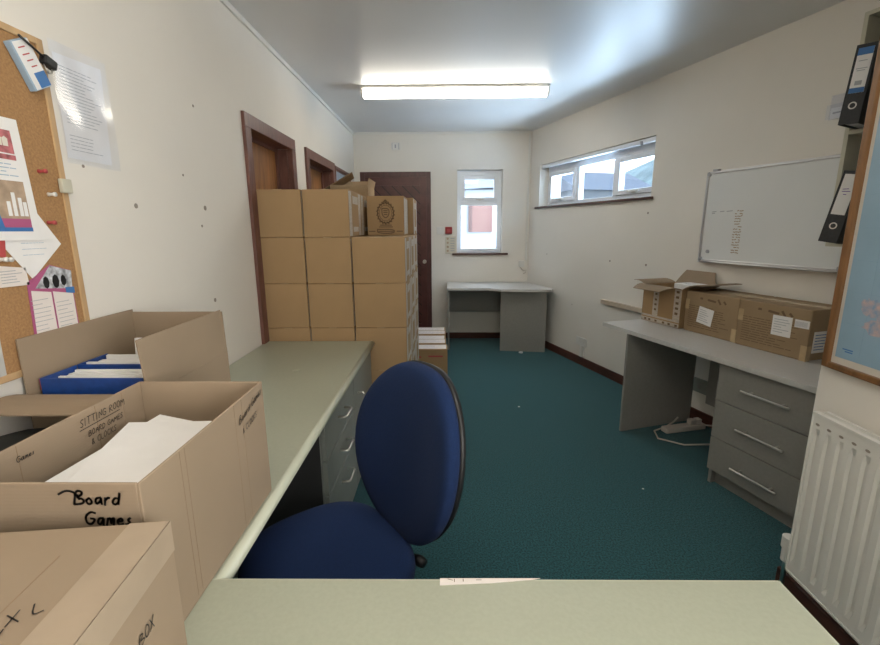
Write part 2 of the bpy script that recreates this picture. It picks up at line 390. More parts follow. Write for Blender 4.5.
# wide window in the right wall
def rwin():
    x0, x1, z0, z1 = WO; y = .11
    mb = MB(MR); mb.box(x0, x0+.05, y, y+.06, z0, z1).box(x1-.05, x1, y, y+.06, z0, z1).box(x0+.05, x1-.05, y, y+.06, z0, z0+.045).box(x0+.05, x1-.05, y, y+.06, z1-.09, z1)
    w3 = (x1-x0)/3
    for k in (1, 2): mb.box(x0+w3*k-.025, x0+w3*k+.025, y, y+.06, z0+.045, z1-.09)
    fr = struct(mb.build('window_2', M['upvc'], bevel=.004))
    for k in range(3):
        a = x0+w3*k+(.05 if k == 0 else .025); b = x0+w3*(k+1)-(.05 if k == 2 else .025); c, d = z0+.045, z1-.09
        if k == 1:
            MB(MR).box(a, b, y+.02, y+.026, c, d).build('glass_pane', M['glass'], fr); continue
        s = MB(MR); s.box(a, a+.045, y-.014, y+.05, c, d).box(b-.045, b, y-.014, y+.05, c, d).box(a+.045, b-.045, y-.014, y+.05, c, c+.045).box(a+.045, b-.045, y-.014, y+.05, d-.045, d)
        sash = s.build('casement', M['upvc'], fr, bevel=.004)
        MB(MR).box(a+.045, b-.045, y+.02, y+.026, c+.045, d-.045).build('glass_pane', M['glass'], sash)
        h = MB(MR); h.box((a+b)/2-.07, (a+b)/2+.07, y-.04, y-.027, c+.018, c+.034).box((a+b)/2-.02, (a+b)/2+.02, y-.03, y-.014, c+.01, c+.04)
        h.build('window_handle', M['plastic_w'], sash, bevel=.003)
    MB(MR).box(x0-.05, x1+.03, -.03, 0, z0-.02, z0).box(x0+.001, x1-.001, 0, y, z0-.02, z0).build('window_sill', M['sillwood'], fr, bevel=.003)
    o = MB(MR).box(x0+.01, x1-.01, .012, .05, z1-.04, z1-.004).build('blind_rail', M['upvc'], bevel=.006)
    tag(o, 'narrow white blind rail along the top of the wide three-pane window', 'blind rail')
    MB(MR).tube([(x1-.16,.008,z1-.05),(x1-.16,.0,z1-.02)], .011, 10).build('clip', M['print_grey'], o)
rwin()
# added frame in the near right wall, unseen behind the camera, for the fill lamp
mb = MB(Matrix.Translation((XN+.12, 0, 0)))
mb.box(-.03,.03,-1.4,-1.34,1.0,2.2).box(-.03,.03,-.16,-.10,1.0,2.2).box(-.03,.03,-1.34,-.16,1.0,1.06).box(-.03,.03,-1.34,-.16,2.14,2.2).box(-.03,.03,-.78,-.72,1.06,2.14)
struct(mb.build('added_fill_window', M['upvc']))

# ---------------------------------------------------------------- outside
struct(MB().box(-14, 30, -6, 40, -.5, -.12).build('ground', M['ground']))
ob = thing('neighbouring_building', 'white rendered outbuilding with a brown boarded window seen through the back window', 'building', (.6, 8.5, -.12))
MB().box(-1.6, .62, 0, .3, 0, 2.2).build('wall', M['sky_white'], ob)
MB().box(-.10, .28, -.03, 0, 1.44, 2.03).build('window_board', M['out_brown'], ob)
MB().box(-.16, -.10, -.05, 0, 1.44, 2.03).build('window_post', M['out_brown2'], ob)
MB().add([(-.35,-.1,2.2),(.7,-.1,2.25),(.7,.6,2.9),(-.1,.6,2.6)], [(0,1,2,3)]).add([(-.35,.35,2.2),(.7,.35,2.2),(.7,.6,2.9),(-.1,.6,2.6)], [(0,1,2,3)]).build('roof', M['slate'], ob)
hl = thing('house', 'pale house beyond the wide right window, below the hillside', 'house', MR @ Vector((-16.5, 9, -.12)), RZ)
MB().box(0, 4.2, 0, 4, 0, 3.1).build('wall', mat('outside_pale_wall', (.27,.29,.31), .8), hl)
mb = MB(); mb.add([(-.2,-.2,3.1),(4.4,-.2,3.1),(4.4,4.2,3.1),(-.2,4.2,3.1),(2.1,-.2,4.1),(2.1,4.2,4.1)], [(0,1,4),(1,2,5,4),(2,3,5),(3,0,4,5),(3,2,1,0)]); mb.build('roof', M['slate'], hl)
MB().box(.5, 1.5, -.03, 0, 1.2, 2.3).build('window', M['slate'], hl)
mb = MB(MR); rings = []
for i in range(9):
    yy = 16+i*3; rings.append([(-120+k*9.5, yy, -.12 + 7.6*math.sin(min(1, i/5)*PI/2) * (1 + .12*math.sin(k*1.3)+.08*math.sin(k*2.9+i))) for k in range(17)])
vs = [p for r in rings for p in r]; fs = [(i*17+k, i*17+k+1, (i+1)*17+k+1, (i+1)*17+k) for i in range(8) for k in range(16)]
mb.add(vs, fs); struct(mb.build('hillside', M['hill'], smooth=True))

# ---------------------------------------------------------------- ceiling light
cl = thing('ceiling_light', 'long lit fluorescent batten fitting on the ceiling in front of the back wall', 'light', (.083, 3.9, H))
MB().box(-.755, .755, -.060, .060, -.021, -.002).build('housing', M['plastic_w'], cl, bevel=.003)
mb = MB(); prof = [(-.050,-.022),(-.054,-.045),(-.042,-.072),(-.018,-.080),(.018,-.080),(.042,-.072),(.054,-.045),(.050,-.022)]
mb.loft([[(x, y, z) for y, z in prof] for x in (-.735, .735)]); mb.build('diffuser', M['glow'], cl)
for s in (-1, 1):
    mb = MB(); mb.loft([[(x, y*1.04, z*1.03) for y, z in prof] for x in (s*.736, s*.752)]); mb.build('end_cap', M['plastic_w'], cl, bevel=.002)
c2_ = copy_tree(cl); c2_.location = (.05, .45, H); c2_['label'] = 'unseen second fluorescent batten added overhead to light the near end of the room'  # extra fitting out of view, added for overhead fill

# ---------------------------------------------------------------- counter along the left wall
ct = thing('counter_worktop', 'long sage green laminate worktop running along the left wall', 'worktop', (-.765, 1.68, .70))
MB().box(-.32, .318, -.935, .94, 0, .03).build('worktop', M['laminate'], ct, bevel=.002)
MB().tube([(.318, -.935, .015), (.318, .94, .015)], .0165, 16).build('front_edge', M['lam_edge'], ct, smooth=True)
un = thing('drawer_unit', 'grey green three-drawer unit under the left worktop beside the kneehole', 'drawer unit', (-.76, 1.82, 0))
MB().box(-.31, .285, -.265, .265, .08, .698).box(-.31, .24, -.26, .26, 0, .08).build('body', M['unit'], un, bevel=.002)
for z0, z1 in ((.525,.690),(.375,.520),(.090,.370)):
    d_ = MB().box(.286, .304, -.262, .262, z0, z1).build('drawer', M['unit'], un, bevel=.002)
    hz = {.525:.615,.375:.459,.090:.312}[z0]
    MB().tube([(.300,-.055,hz),(.332,-.055,hz),(.340,-.045,hz),(.340,.045,hz),(.332,.055,hz),(.300,.055,hz)], .0055, 8).build('handle', M['steel'], d_, smooth=True)
MB().box(-.30, .28, -.2662, -.2652, .09, .69).build('side_panel', M['dark'], un)  # thin near-black sheet that paints the kneehole shade onto the unit's side
cu = thing('cupboard_unit', 'grey green single-door cupboard at the far end of the left worktop', 'cupboard', (-.76, 2.352, 0))
MB().box(-.31, .285, -.262, .265, .08, .698).box(-.31, .24, -.26, .26, 0, .08).build('body', M['unit'], cu, bevel=.002)
dd = MB().box(.286, .304, -.262, .262, .09, .690).build('door', M['unit'], cu, bevel=.002)
MB().tube([(.300,-.17,.455),(.332,-.17,.455),(.340,-.17,.467),(.340,-.17,.555),(.332,-.17,.567),(.300,-.17,.567)], .0055, 8).build('handle', M['steel'], dd, smooth=True)
# near desk
nd = thing('desk', 'sage green laminate desk top across the bottom foreground', 'desk', (.10, .34, 0))
MB().box(-1.185, .54, -.44, .402, .702, .731).build('worktop', M['laminate'], nd, bevel=.0015)
MB().box(-1.186, .541, .402, .405, .703, .730).box(.540, .543, -.44, .404, .703, .730).build('edge_band', M['lam_edge'], nd)
MB().box(.49, .51, -.40, .36, 0, .702).build('end_panel', M['unit'], nd, bevel=.001)
MB().box(-1.15, -1.13, -.40, .36, 0, .702).build('end_panel', M['unit'], nd, bevel=.001)
MB().box(-1.13, .49, -.38, -.362, .25, .702).build('modesty_panel', M['unit'], nd)

# ---------------------------------------------------------------- stack of brown cartons
def carton(name, label, loc, rz, w, d, h, material, group=None, side=True, tape=True):
    t = thing(name, label, 'box', loc, rz, group)
    mb = MB(); mb.box(-w/2, w/2, 0, d, .001, h-.001); mb.build('body', material, t, bevel=.003)
    if tape:
        MB().box(-.024, .024, -.0006, d+.0006, h-.003, h-.0002).build('tape', M['tape'], t)
    if side:
        mb = MB(); x = w/2+.0008
        mb.box(w/2-.001, x, .012, .085, .006, h-.008).box(w/2-.001, x, .12, d-.10, .03, h*.22).box(w/2-.001, x, .12, d-.10, h*.72, h-.03).box(w/2-.001, x, d-.085, d-.012, .006, h-.008)
        mb.build('side_print', M['white_print'], t)
    return t
bh = .27; bd = .38
rows = ['bottom', 'second from bottom', 'third from bottom', 'third from top', 'second from top', 'top']
cols = [('left column', -.954, .264), ('middle column', -.686, .270), ('right column', -.389, .316)]
deep = ['front rank', 'second rank', 'rear rank']
proto = {}
for k in range(3):
    for c, (cn, cx_, wd) in enumerate(cols):
        n = 6 if c < 2 else (5 if k < 2 else 6)
        for r_ in range(n):
            jx = random.uniform(-.0015, .0015); jy = random.uniform(0, .010); y = 2.628+k*.393+jy
            lab = 'brown carton in the stack, %s, %s, %s' % (deep[k], cn, rows[r_] if n == 6 else ['bottom','second from bottom','third from bottom','second from top','top'][r_])
            loc = (cx_+jx, y, r_*bh)
            if c not in proto: proto[c] = carton('carton', lab, loc, 0, wd-.006, bd, bh, M['card'], 'brown cartons stacked behind the left worktop')
            else:
                o = copy_tree(proto[c]); o.location = loc; o['label'] = lab
# crest carton
cc = thing('crest_carton', 'brown carton printed with a black crest, on top of the right column', 'box', (-.402, 3.10, 5*bh))
MB().box(-.125, .125, 0, .30, .001, .262).build('body', M['card'], cc, bevel=.003)
mb = MB(); o_, u_, v_ = (0, -.0012, .150), (1,0,0), (0,0,1)
for rr, w_ in ((.058,.006),(.045,.003)):
    pts = [(rr*.95*math.cos(t/24*2*PI), rr*1.15*math.sin(t/24*2*PI)) for t in range(25)]
    mb.stroke([pts], o_, u_, v_, w_)
for t in range(18):
    a_ = t/18*2*PI; mb.stroke([[(.050*math.cos(a_), .060*math.sin(a_)), (.062*math.cos(a_+.2), .076*math.sin(a_+.2))]], o_, u_, v_, .007)
mb.stroke([[(-.024,.03),(.024,.03),(.024,-.012),(0,-.036),(-.024,-.012),(-.024,.03)],[(-.012,.016),(.012,.016)],[(-.012,.004),(.012,.004)],[(-.010,-.01),(.010,-.01)]], o_, u_, v_, .006)
mb.stroke([[(-.012,.072),(0,.088),(.012,.072)],[(-.038,-.080),(.038,-.080)],[(-.045,-.092),(.045,-.092)]], o_, u_, v_, .006)
mb.stroke([[(-.058,-.108),(.058,-.108),(.058,-.134),(-.058,-.134),(-.058,-.108)],[(-.05,-.121),(.05,-.121)],[(-.115,-.121),(-.075,-.121)],[(.075,-.121),(.112,-.121)]], o_, u_, v_, .007)
mb.build('printed_crest', M['print_brown'], cc)
MB().box(.1248, .1258, .01, .29, .01, .25).build('side_print', M['white_print'], cc)

def open_box(name, label, loc, rz, w, d, h, material, inside, flaps, t_=.005, hollow=True):
    """origin: centre of the near edge, at the base. flaps: dict side -> (length, angle from upright outwards, taper)"""
    t = thing(name, label, 'box', loc, rz)
    mb = MB(); mb.box(-w/2, w/2, 0, d, .001, t_)
    mb.box(-w/2, -w/2+t_, 0, d, t_, h).box(w/2-t_, w/2, 0, d, t_, h).box(-w/2+t_, w/2-t_, 0, t_, t_, h).box(-w/2+t_, w/2-t_, d-t_, d, t_, h)
    mb.build('body', material, t, bevel=.0012, seg=1)
    for side, (L, ang, tp) in flaps.items():
        a_ = R(ang); n = 5; ln = d if side in ('left', 'right') else w
        vs = []
        for i in range(n+1):
            s_ = L*i/n; bend = a_*(.75+.25*i/n); up = s_*math.cos(bend); out = s_*math.sin(bend)
            for q in (-1, 1):
                e = q*(ln/2 - tp*i/n - .002)
                for th in (0, t_*.8):
                    o2 = out - th*math.cos(a_); u2 = h + up + th*math.sin(a_)
                    if side == 'left': p = (-w/2-o2, d/2+e, u2)
                    elif side == 'right': p = (w/2+o2, d/2+e, u2)
                    elif side == 'near': p = (e, -o2, u2)
                    else: p = (e, d+o2, u2)
                    vs.append(p)
        fs = []
        for i in range(n):
            b0, b1 = i*4, (i+1)*4
            fs += [(b0,b0+2,b1+2,b1), (b0+1,b1+1,b1+3,b0+3), (b0,b1,b1+1,b0+1), (b0+2,b0+3,b1+3,b1+2)]
        fs += [(0,1,3,2), (n*4, n*4+2, n*4+3, n*4+1)]
        MB().add(vs, fs).build('flap', inside, t)
    return t
ob3 = open_box('open_carton', 'low brown carton on top of the stack in front of the back door', (-.715, 3.45, 6*bh+.001), 0, .28, .32, .095, M['card_grey'], M['card_grey'],
         {'far': (.06, 20, 0), 'near': (.10, 172, .01), 'right': (.05, 15, .0)})
sl_ = .57; shp = [(-1.03, 3.47), (-.70, 3.52), (-.73, 3.74), (-1.0, 3.76)]
vs = [(x, y, 1.6225+(x+1.03)*sl_) for x, y in shp]; vs += [(x, y, z+.006) for x, y, z in vs]
tag(MB().add(vs, [(3,2,1,0),(4,5,6,7),(0,1,5,4),(1,2,6,5),(2,3,7,6),(3,0,4,7)]).build('cardboard_sheet', M['card_grey']), 'dark cardboard sheet leaning on the low carton at the back of the stack', 'cardboard')

# low row of cartons on the floor
for i in range(5):
    y = 3.86+i*.193; x = -.150+random.uniform(-.008,.008)
    t = thing('narrow_carton', 'narrow carton with whitish top on the carpet, %s in the low row' % ['frontmost','second from the front','middle one','second from the back','rearmost'][i], 'box', (x, y, 0), 0, 'narrow cartons in a row on the carpet')
    h = [.335,.338,.328,.334,.326][i]; wd = [.335,.322,.318,.312,.306][i]
    MB().box(-wd/2, wd/2, 0, .166, 0, h).build('body', M['card'], t, bevel=.003)
    mb = MB().box(-wd/2+.012, wd/2-.012, .014, .150, h-.001, h+.0015); mb.build('top_print', M['paper_pink'], t)
    mb = MB().stroke(textlines(wd*.8, .13, 5, i), (-wd*.4, .02, h+.002), (1,0,0), (0,1,0), .006); mb.build('printed_text', M['print_grey'], t)
    mb = MB().stroke([[(-wd*.42,h*.78),(-wd*.22,h*.78)],[(wd*.0,h*.8),(wd*.36,h*.8)],[(-wd*.42,h*.7),(-wd*.3,h*.7)]], (0,-.001,0), (1,0,0), (0,0,1), .014); mb.build('front_print', M['redprint'], t)

# ---------------------------------------------------------------- boxes on the left worktop
WT = .7312
b1 = thing('closed_carton', 'closed pale cardboard box with handwriting on its lid in the bottom left corner', 'box', (-.403, .572, WT), R(6))
MB().box(-.345, 0, -.36, 0, 0, .252).build('body', M['card_pale'], b1, bevel=.0035)
MB().box(-.055, .0009, -.361, -.001, .2515, .2529).box(0, .0011, -.361, -.001, .205, .2529).build('tape', mat('paper_tape', (.37,.29,.21), .6, noise=.06, nscale=12), b1)
MB().stroke(hand('BOX', .016, 3), (.0016, -.108, .146), (0,1,0), (0,0,1), .0016).build('handwriting', M['ink'], b1)
MB().stroke(hand('& R N', .020, 8), (-.140, -.215, .2535), (.93,.36,0), (-.36,.93,0), .0016).build('lid_handwriting', M['ink'], b1)
MB().stroke(hand('X L', .018, 9), (-.088, -.170, .2535), (.80,.6,0), (-.6,.80,0), .0016).build('lid_handwriting', M['ink'], b1)
mb = MB(); mb.box(-.11, -.1085, -.30, -.06, .2518, .2524); mb.build('crease', M['card_in'], b1)

b2 = open_box('open_carton', 'tall open cardboard box of white paper marked with handwriting on the worktop', (-.608, .592, WT), 0, .306, .452, .300, M['card_pale'], M['card_in'], {})
def note(name, par, items, mt_='ink'):
    for txt, size, seed, sl, o_, u_, v_, wd_ in items:
        L_ = hand(txt, size, seed, slant=sl) if isinstance(txt, str) else txt
        MB().stroke(L_, o_, u_, v_, wd_).build(name, M[mt_], par)
note('handwriting', b2, [
 ('Board', .0225, 5, .2, (.051, -.0015, .266), (1,0,0), (0,0,1), .0034),
 ('Games', .0225, 6, .2, (.062, -.0015, .232), (1,0,0), (0,0,1), .0036),
 ([[(.030,.283),(.042,.290),(.056,.286),(.060,.275)]], 0, 0, 0, (0,-.0015,0), (1,0,0), (0,0,1), .0034),
 ('Board Games', .0185, 11, .3, (.1545, .316, .246), (0,.97,.22), (0,-.2,.98), .0018),
 ('& CLOCKS', .0135, 12, .1, (.1545, .328, .218), (0,1,.15), (0,-.1,1), .0013),
 ('SITTING ROOM', .0155, 13, .12, (-.1465, .255, .268), (0,1,.0), (0,0,1), .0015),
 ([[(0,0),(.115,.0)]], 0, 0, 0, (-.1465, .252, .262), (0,1,0), (0,0,1), .0014),
 ('BOARD GAMES', .0120, 14, .12, (-.1465, .272, .241), (0,1,0), (0,0,1), .0013),
 ('& CLOCKS', .0130, 15, .12, (-.1465, .275, .220), (0,1,0), (0,0,1), .0013),
 ('Games', .0110, 16, .12, (-.1465, .115, .268), (0,1,0), (0,0,1), .0013)])
mb = MB()
for yy in (.10,.115,.30,.335): MB().box(.1528, .1534, yy, yy+.0012, .01, .298).build('crease', M['card_in'], b2)
for yy in (.12,.30,.38): MB().box(-.1482, -.1476, yy, yy+.0012, .01, .298).build('crease', M['card_in'], b2)
ps = thing('paper_stack', 'pile of loose white paper sheets inside the tall open cardboard box', 'paper', (-.608, .82, WT+.005))
mb = MB()
for i in range(16):
    z = i*.0115; a_ = random.uniform(-3, 3); mb.box(-.105, .105, -.148, .148, z, z+.010, Matrix.Rotation(R(a_), 4, 'Z'))
mb.build('lower_sheets', M['paper'], ps)
mb = MB()
for i, (rx, ry, rz, dx, dy, dz) in enumerate([(2,9,4,-.01,0,.196),(3,12,-9,0,.012,.207),(2,7,12,.012,.004,.216)]):
    m_ = Matrix.Translation((dx,dy,dz)) @ Matrix.Rotation(R(rz),4,'Z') @ Matrix.Rotation(R(ry*.6),4,'Y') @ Matrix.Rotation(R(rx),4,'X')
    mb.box(-.105, .105, -.148, .148, 0, .0012, m_)
mb.build('top_sheets', M['paper'], ps)

b3 = open_box('open_carton', 'open cardboard box with raised flaps holding blue files, against the left wall', (-.914, 1.062, WT), 0, .314, .425, .255, M['card_pale'], M['card_pale'],
      {'left': (.148, 0, .0), 'right': (.145, -4, .0), 'far': (.140, -2, .0), 'near': (.150, 86, .010)})
for i, (y0, dz, lab) in enumerate([(1.085, 0, 'blue box file of papers nearest the camera, in the flapped cardboard box'), (1.205, -.006+.006, 'blue box file half hidden behind the first in the flapped cardboard box')]):
    f_ = thing('box_file', lab, 'file', (-.915, y0, WT+.006+dz), 0, 'blue files in the flapped box')
    mb = MB(); x = .135; mb.box(-x, x, 0, .004, 0, .288).box(-x, -x+.004, .004, .115, 0, .288).box(x-.004, x, .004, .115, 0, .288).box(-x+.004, x-.004, .004, .115, 0, .004)
    mb.build('case', M['blue_card'], f_, bevel=.001)
    mb = MB()
    for j in range(9):
        yy = .010+j*.011; mb.box(-.125, .125, yy, yy+.008, .005, .272+random.uniform(0,.018))
    mb.build('papers', M['paper'], f_)
    if i == 0: MB().box(-.1405, -.1352, .004, .03, .255, .285).build('red_tab', M['redprint'], f_)
ph = thing('paper_bundle', 'tilted white document bundle behind the blue files in the flapped box', 'paper', (-.90, 1.36, WT+.006))
mb = MB()
for j in range(6): mb.box(-.11, .11, j*.012, j*.012+.009, 0, .32-j*.004, Matrix.Rotation(R(-6),4,'X'))
mb.build('sheets', M['paper'], ph)
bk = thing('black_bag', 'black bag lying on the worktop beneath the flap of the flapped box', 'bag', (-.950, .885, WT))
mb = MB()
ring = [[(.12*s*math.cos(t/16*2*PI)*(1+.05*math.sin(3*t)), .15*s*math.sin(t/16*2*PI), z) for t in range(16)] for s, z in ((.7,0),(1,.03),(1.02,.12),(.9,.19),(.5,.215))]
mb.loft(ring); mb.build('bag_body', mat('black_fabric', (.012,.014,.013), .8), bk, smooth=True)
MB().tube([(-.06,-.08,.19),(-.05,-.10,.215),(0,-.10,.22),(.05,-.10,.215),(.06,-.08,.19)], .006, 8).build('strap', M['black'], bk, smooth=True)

# ---------------------------------------------------------------- office chair
CH = Vector((-.333, 1.082, 0)); FA = R(218)     # the way the chair faces
ch = thing('office_chair', 'navy blue upholstered swivel office chair tucked at the left worktop', 'chair', CH, FA - PI/2)   # local +y = forwards
def sup(w, d, n, z, N=40, fx=0, top=1):
    out = []
    for k in range(N):
        t = 2*PI*k/N; c, s = math.cos(t), math.sin(t)
        out.append((w*math.copysign(abs(c)**(2/n), c), d*math.copysign(abs(s)**(2/n), s), z))
    return out
def seat_pt(p, drop=1):
    x, y, z = p; return (x, y+.0, z - drop*max(0, (y-.10))**2*1.2 - .25*x*x*0)
rg = []
for s, z in ((.86,.432),(.97,.438),(1.0,.455),(1.0,.478),(.975,.497),(.90,.508),(.72,.513),(.45,.512),(.15,.510)):
    rg.append([seat_pt(p) for p in sup(.235*s, .225*s, 2.7, z+.014)])
MB().loft(rg).build('seat', M['blue_fabric'], ch, smooth=True, sub=1)
MB().loft([sup(.20,.19,2.7,z) for z in (.415,.436)]).build('seat_pan', M['black'], ch, bevel=.004)
# backrest: local plane x (width), z (height), curved; front faces +y
def back_ring(s, off, N=48, grow=0):
    out = []
    for k in range(N):
        t = 2*PI*k/N; c, sn = math.cos(t), math.sin(t)
        x = math.copysign(abs(c)**(2/2.55), c); v = math.copysign(abs(sn)**(2/2.55), sn)
        wd = .247*(1-.19*max(0, v)**1.6 - .22*max(0, -v)**1.6)
        X_ = x*(wd*s+grow); V_ = v*(.260*s+grow)
        yb = -.262 + off + .9*X_*X_ - .13*(V_) + .25*V_*V_*0 + (-.02*math.cos(V_*5))
        out.append((X_-.048-.08*V_, yb, .760+V_))
    return out
rg = [back_ring(.90, -.010), back_ring(1.0, -.004), back_ring(1.015, .012), back_ring(1.0, .030), back_ring(.93, .043), back_ring(.75, .050), back_ring(.45,.050), back_ring(.15,.050)]
MB().loft(rg).build('backrest', M['blue_fabric'], ch, smooth=True, sub=1)
rg = [back_ring(.55, -.034), back_ring(.86, -.030), back_ring(.99, -.020), back_ring(1.01, -.006), back_ring(.98,-.002)]
MB().loft(rg).build('back_shell', M['black'], ch, smooth=True)
MB().tube([(0,-.10,.425),(0,-.22,.42),(0,-.275,.44),(0,-.285,.50),(0,-.27,.60),(0,-.262,.72)], [.018,.02,.022,.022,.02,.018], 12).build('back_bar', M['black'], ch, smooth=True)
MB().tube([(-.10,-.05,.41),(-.20,-.10,.405),(-.255,-.11,.40)], [.007,.007,.012], 10).build('tilt_lever', M['black'], ch, smooth=True)
iv = (Matrix.Translation(CH) @ Matrix.Rotation(FA-PI/2, 4, 'Z')).inverted()
MB(iv).tube([(-.20,1.13,.44),(-.11,1.12,.468),(-.082,1.10,.478)], [.008,.009,.009], 10).build('side_lever', M['print_grey'], ch, smooth=True)
MB(iv).tube([(-.090,1.108,.474),(-.074,1.092,.478),(-.062,1.082,.478)], [.012,.016,.013], 12).build('lever_knob', M['black'], ch, smooth=True)
MB().cyl((0,0,.10),(0,0,.28),.030,20).build('gas_cover', M['black'], ch)
MB().cyl((0,0,.28),(0,0,.42),.016,16).build('gas_lift', M['steel'], ch)
for k in range(5):
    a_ = 2*PI*k/5+.35; e = Vector((math.cos(a_), math.sin(a_), 0))
    lg = MB().tube([e*.02+Vector((0,0,.115)), e*.15+Vector((0,0,.10)), e*.27+Vector((0,0,.075))], [.026,.021,.015], 10).build('base_leg', M['black'], ch, smooth=True)
    q = Vector((-e.y, e.x, 0)); c0 = e*.275+Vector((0,0,.027))
    MB().cyl(c0-q*.022, c0+q*.022, .026, 18).cyl(c0+Vector((0,0,.01)), c0+Vector((0,0,.055)), .008, 8).build('castor', M['black'], lg)

# ---------------------------------------------------------------- corner desk at the back
cd = thing('corner_desk', 'small grey corner desk with a pale top under the back window', 'desk', (.6, 5.3, 0))
LC = Matrix.Translation((-.6, -5.3, 0))
MB().prism([(.02, 5.60), (.02, 5.02), (.50, 5.02), (.62, 4.90), (1.165, 4.86), (1.205, 4.95), (1.010, 5.60)], .702, .730, LC).build('worktop', M['grey_top'], cd, bevel=.002)
MB().box(.03, .048, 5.06, 5.58, 0, .702, LC).build('end_panel', M['grey'], cd, bevel=.001)
MB().prism([(.630, 5.00), (1.135, 4.93), (1.138, 4.948), (.633, 5.018)], 0, .702, LC).build('end_panel', M['grey'], cd, bevel=.001)
MB().box(.05, .95, 5.55, 5.565, .36, .702, LC).build('modesty_panel', M['grey'], cd)
# ---------------------------------------------------------------- long desk on the right
rd = thing('long_desk', 'long grey desk with a pale top against the right wall', 'desk', rloc(3.2, 0, 0), RZ)
def rdl(mb): return mb
L0 = 2.38-3.2; L1 = 4.03-3.2
MB().box(L0, L1, -.665, -.02, .702, .730).build('worktop', M['grey_top'], rd, bevel=.002)
MB().box(L0+.245, L0+.263, -.655, -.05, 0, .702).build('end_panel', M['grey'], rd, bevel=.001)
MB().box(2.80-3.2, L1-.05, -.10, -.085, .20, .702).build('modesty_panel', M['grey'], rd)
pd = thing('drawer_pedestal', 'grey three-drawer pedestal with bar handles under the long right desk', 'drawer unit', rloc(3.61, .63, 0), RZ)   # local y 0 = front
PW = .30
MB().box(-PW, PW, .02, .50, .085, .698).build('body', M['grey'], pd, bevel=.001)
MB().box(-PW, PW, .05, .50, 0, .085).build('plinth', M['grey'], pd)
MB().box(-PW, -PW+.018, .02, .50, 0, .085).build('side_foot', M['grey'], pd)
for z0, z1 in ((.492,.695),(.282,.488),(.088,.278)):
    d_ = MB().box(-PW+.001, PW-.001, 0, .018, z0, z1).build('drawer', M['grey'], pd, bevel=.0015)
    zc = {.492:.594,.282:.386,.088:.170}[z0]; hx = -.025
    MB().cyl((hx-.118, -.032, zc), (hx+.118, -.032, zc), .006, 12).cyl((hx-.08, .001, zc), (hx-.08, -.032, zc), .005, 8).cyl((hx+.08, .001, zc), (hx+.08, -.032, zc), .005, 8).build('bar_handle', M['steel'], d_, smooth=False)

# boxes on the long desk
def scruff(mb, w, h, seed, y, x0=0): return mb
DT = .7302
o1 = open_box('open_carton', 'open carton with white printed edges and splayed flaps on the right desk', rloc(2.558, .335, DT), RZ, .345, .285, .262, M['card'], M['card_pale'],
     {'near': (.14, 97, .05), 'left': (.12, 82, .01), 'right': (.175, 76, -.02), 'far': (.105, 24, .05)})
mb = MB(); x = .1725
mb.box(-x, x, -.0012, 0, .004, .030).box(-x, x, -.0012, 0, .038, .052).box(-.07, -.02, -.0012, 0, .052, .260).box(.115, x, -.0012, 0, .052, .260)
mb.build('printed_edging', M['white_print'], o1)
mb = MB(); rnd = random.Random(4)
for zz in (.09,.125,.16,.20,.235): mb.box(-.055, -.035, -.0018, -.001, zz, zz+.014); mb.box(.130, .155, -.0018, -.001, zz, zz+.016)
for xx in (-.14,-.10,-.04,.03,.08,.14): mb.box(xx, xx+.02, -.0018, -.001, .010, .024)
mb.build('printed_symbols', M['print_brown'], o1)
wb_ = thing('small_white_box', 'small white box inside the open carton on the right desk', 'box', rloc(2.62, .16, DT+.006), RZ)
MB().box(-.085, .085, -.05, .09, 0, .275).build('body', M['paper'], wb_, bevel=.002)
MB().box(-.03, .01, -.02, .0, .2751, .2756).build('printed_mark', M['print_grey'], wb_)
def shipping(label, t, d, h, wd, dp, seed, tilt):
    b = thing('shipping_carton', label, 'box', rloc(t, d, DT), RZ, 'taped shipping cartons on the right desk')
    MB().box(-wd/2, wd/2, 0, dp, 0, h).build('body', M['card_grey'], b, bevel=.005)
    MB().box(-wd/2-.001, wd/2+.001, dp*.5-.03, dp*.5+.03, h-.002, h+.0006).box(-wd/2-.0008, -wd/2+.03, -.0008, .02, h*.55, h*.8).box(wd/2-.03, wd/2+.0008, -.0008, .03, .0, h*.3).build('tape', M['tape'], b)
    mb = MB(); mb.stroke(textlines(wd*.78, h*.56, 11, seed, .95), (-wd*.42, -.0012, h*.12), (1,0,0), (0,0,1), .0035)
    mb.stroke([[(-wd*.2,h*.86),(-wd*.17,h*.86)],[(-.02,h*.85),(.03,h*.83)],[(.05,h*.88),(.065,h*.8)],[(.09,h*.86),(.10,h*.82)]], (0,-.0012,0), (1,0,0), (0,0,1), .012)
    mb.build('printed_text', M['print_brown'], b)
    return b
s1 = shipping('taped shipping carton with one tilted white label, between the open carton and the nearest carton', 2.938, .315, .262, .375, .27, 21, 0)
mt = Matrix.Translation((-.03, -.0018, .118)) @ Matrix.Rotation(R(8), 4, 'Y')
lb = MB(mt).box(-.054, .054, -.0008, 0, -.052, .052).build('address_label', M['paper'], s1)
MB(mt).stroke(textlines(.085, .08, 6, 31), (-.043, -.0014, -.04), (1,0,0), (0,0,1), .003).build('written_text', M['print_grey'], lb)
s2 = shipping('taped shipping carton with three white labels at the near end of the right desk', 3.327, .325, .262, .385, .28, 22, 0)
lb = MB().box(.005, .105, -.0018, 0, .102, .208).build('address_label', M['paper'], s2)
MB().stroke(textlines(.08, .08, 6, 33), (.015, -.0024, .115), (1,0,0), (0,0,1), .003).build('written_text', M['print_grey'], lb)
lb = MB().box(.118, .188, -.0018, 0, .165, .205).build('code_label', M['paper'], s2)
MB().stroke([[(.122+.004*i,.172),(.122+.004*i,.196)] for i in range(15)], (0,-.0024,0), (1,0,0), (0,0,1), .0015).build('barcode', M['print_grey'], lb)
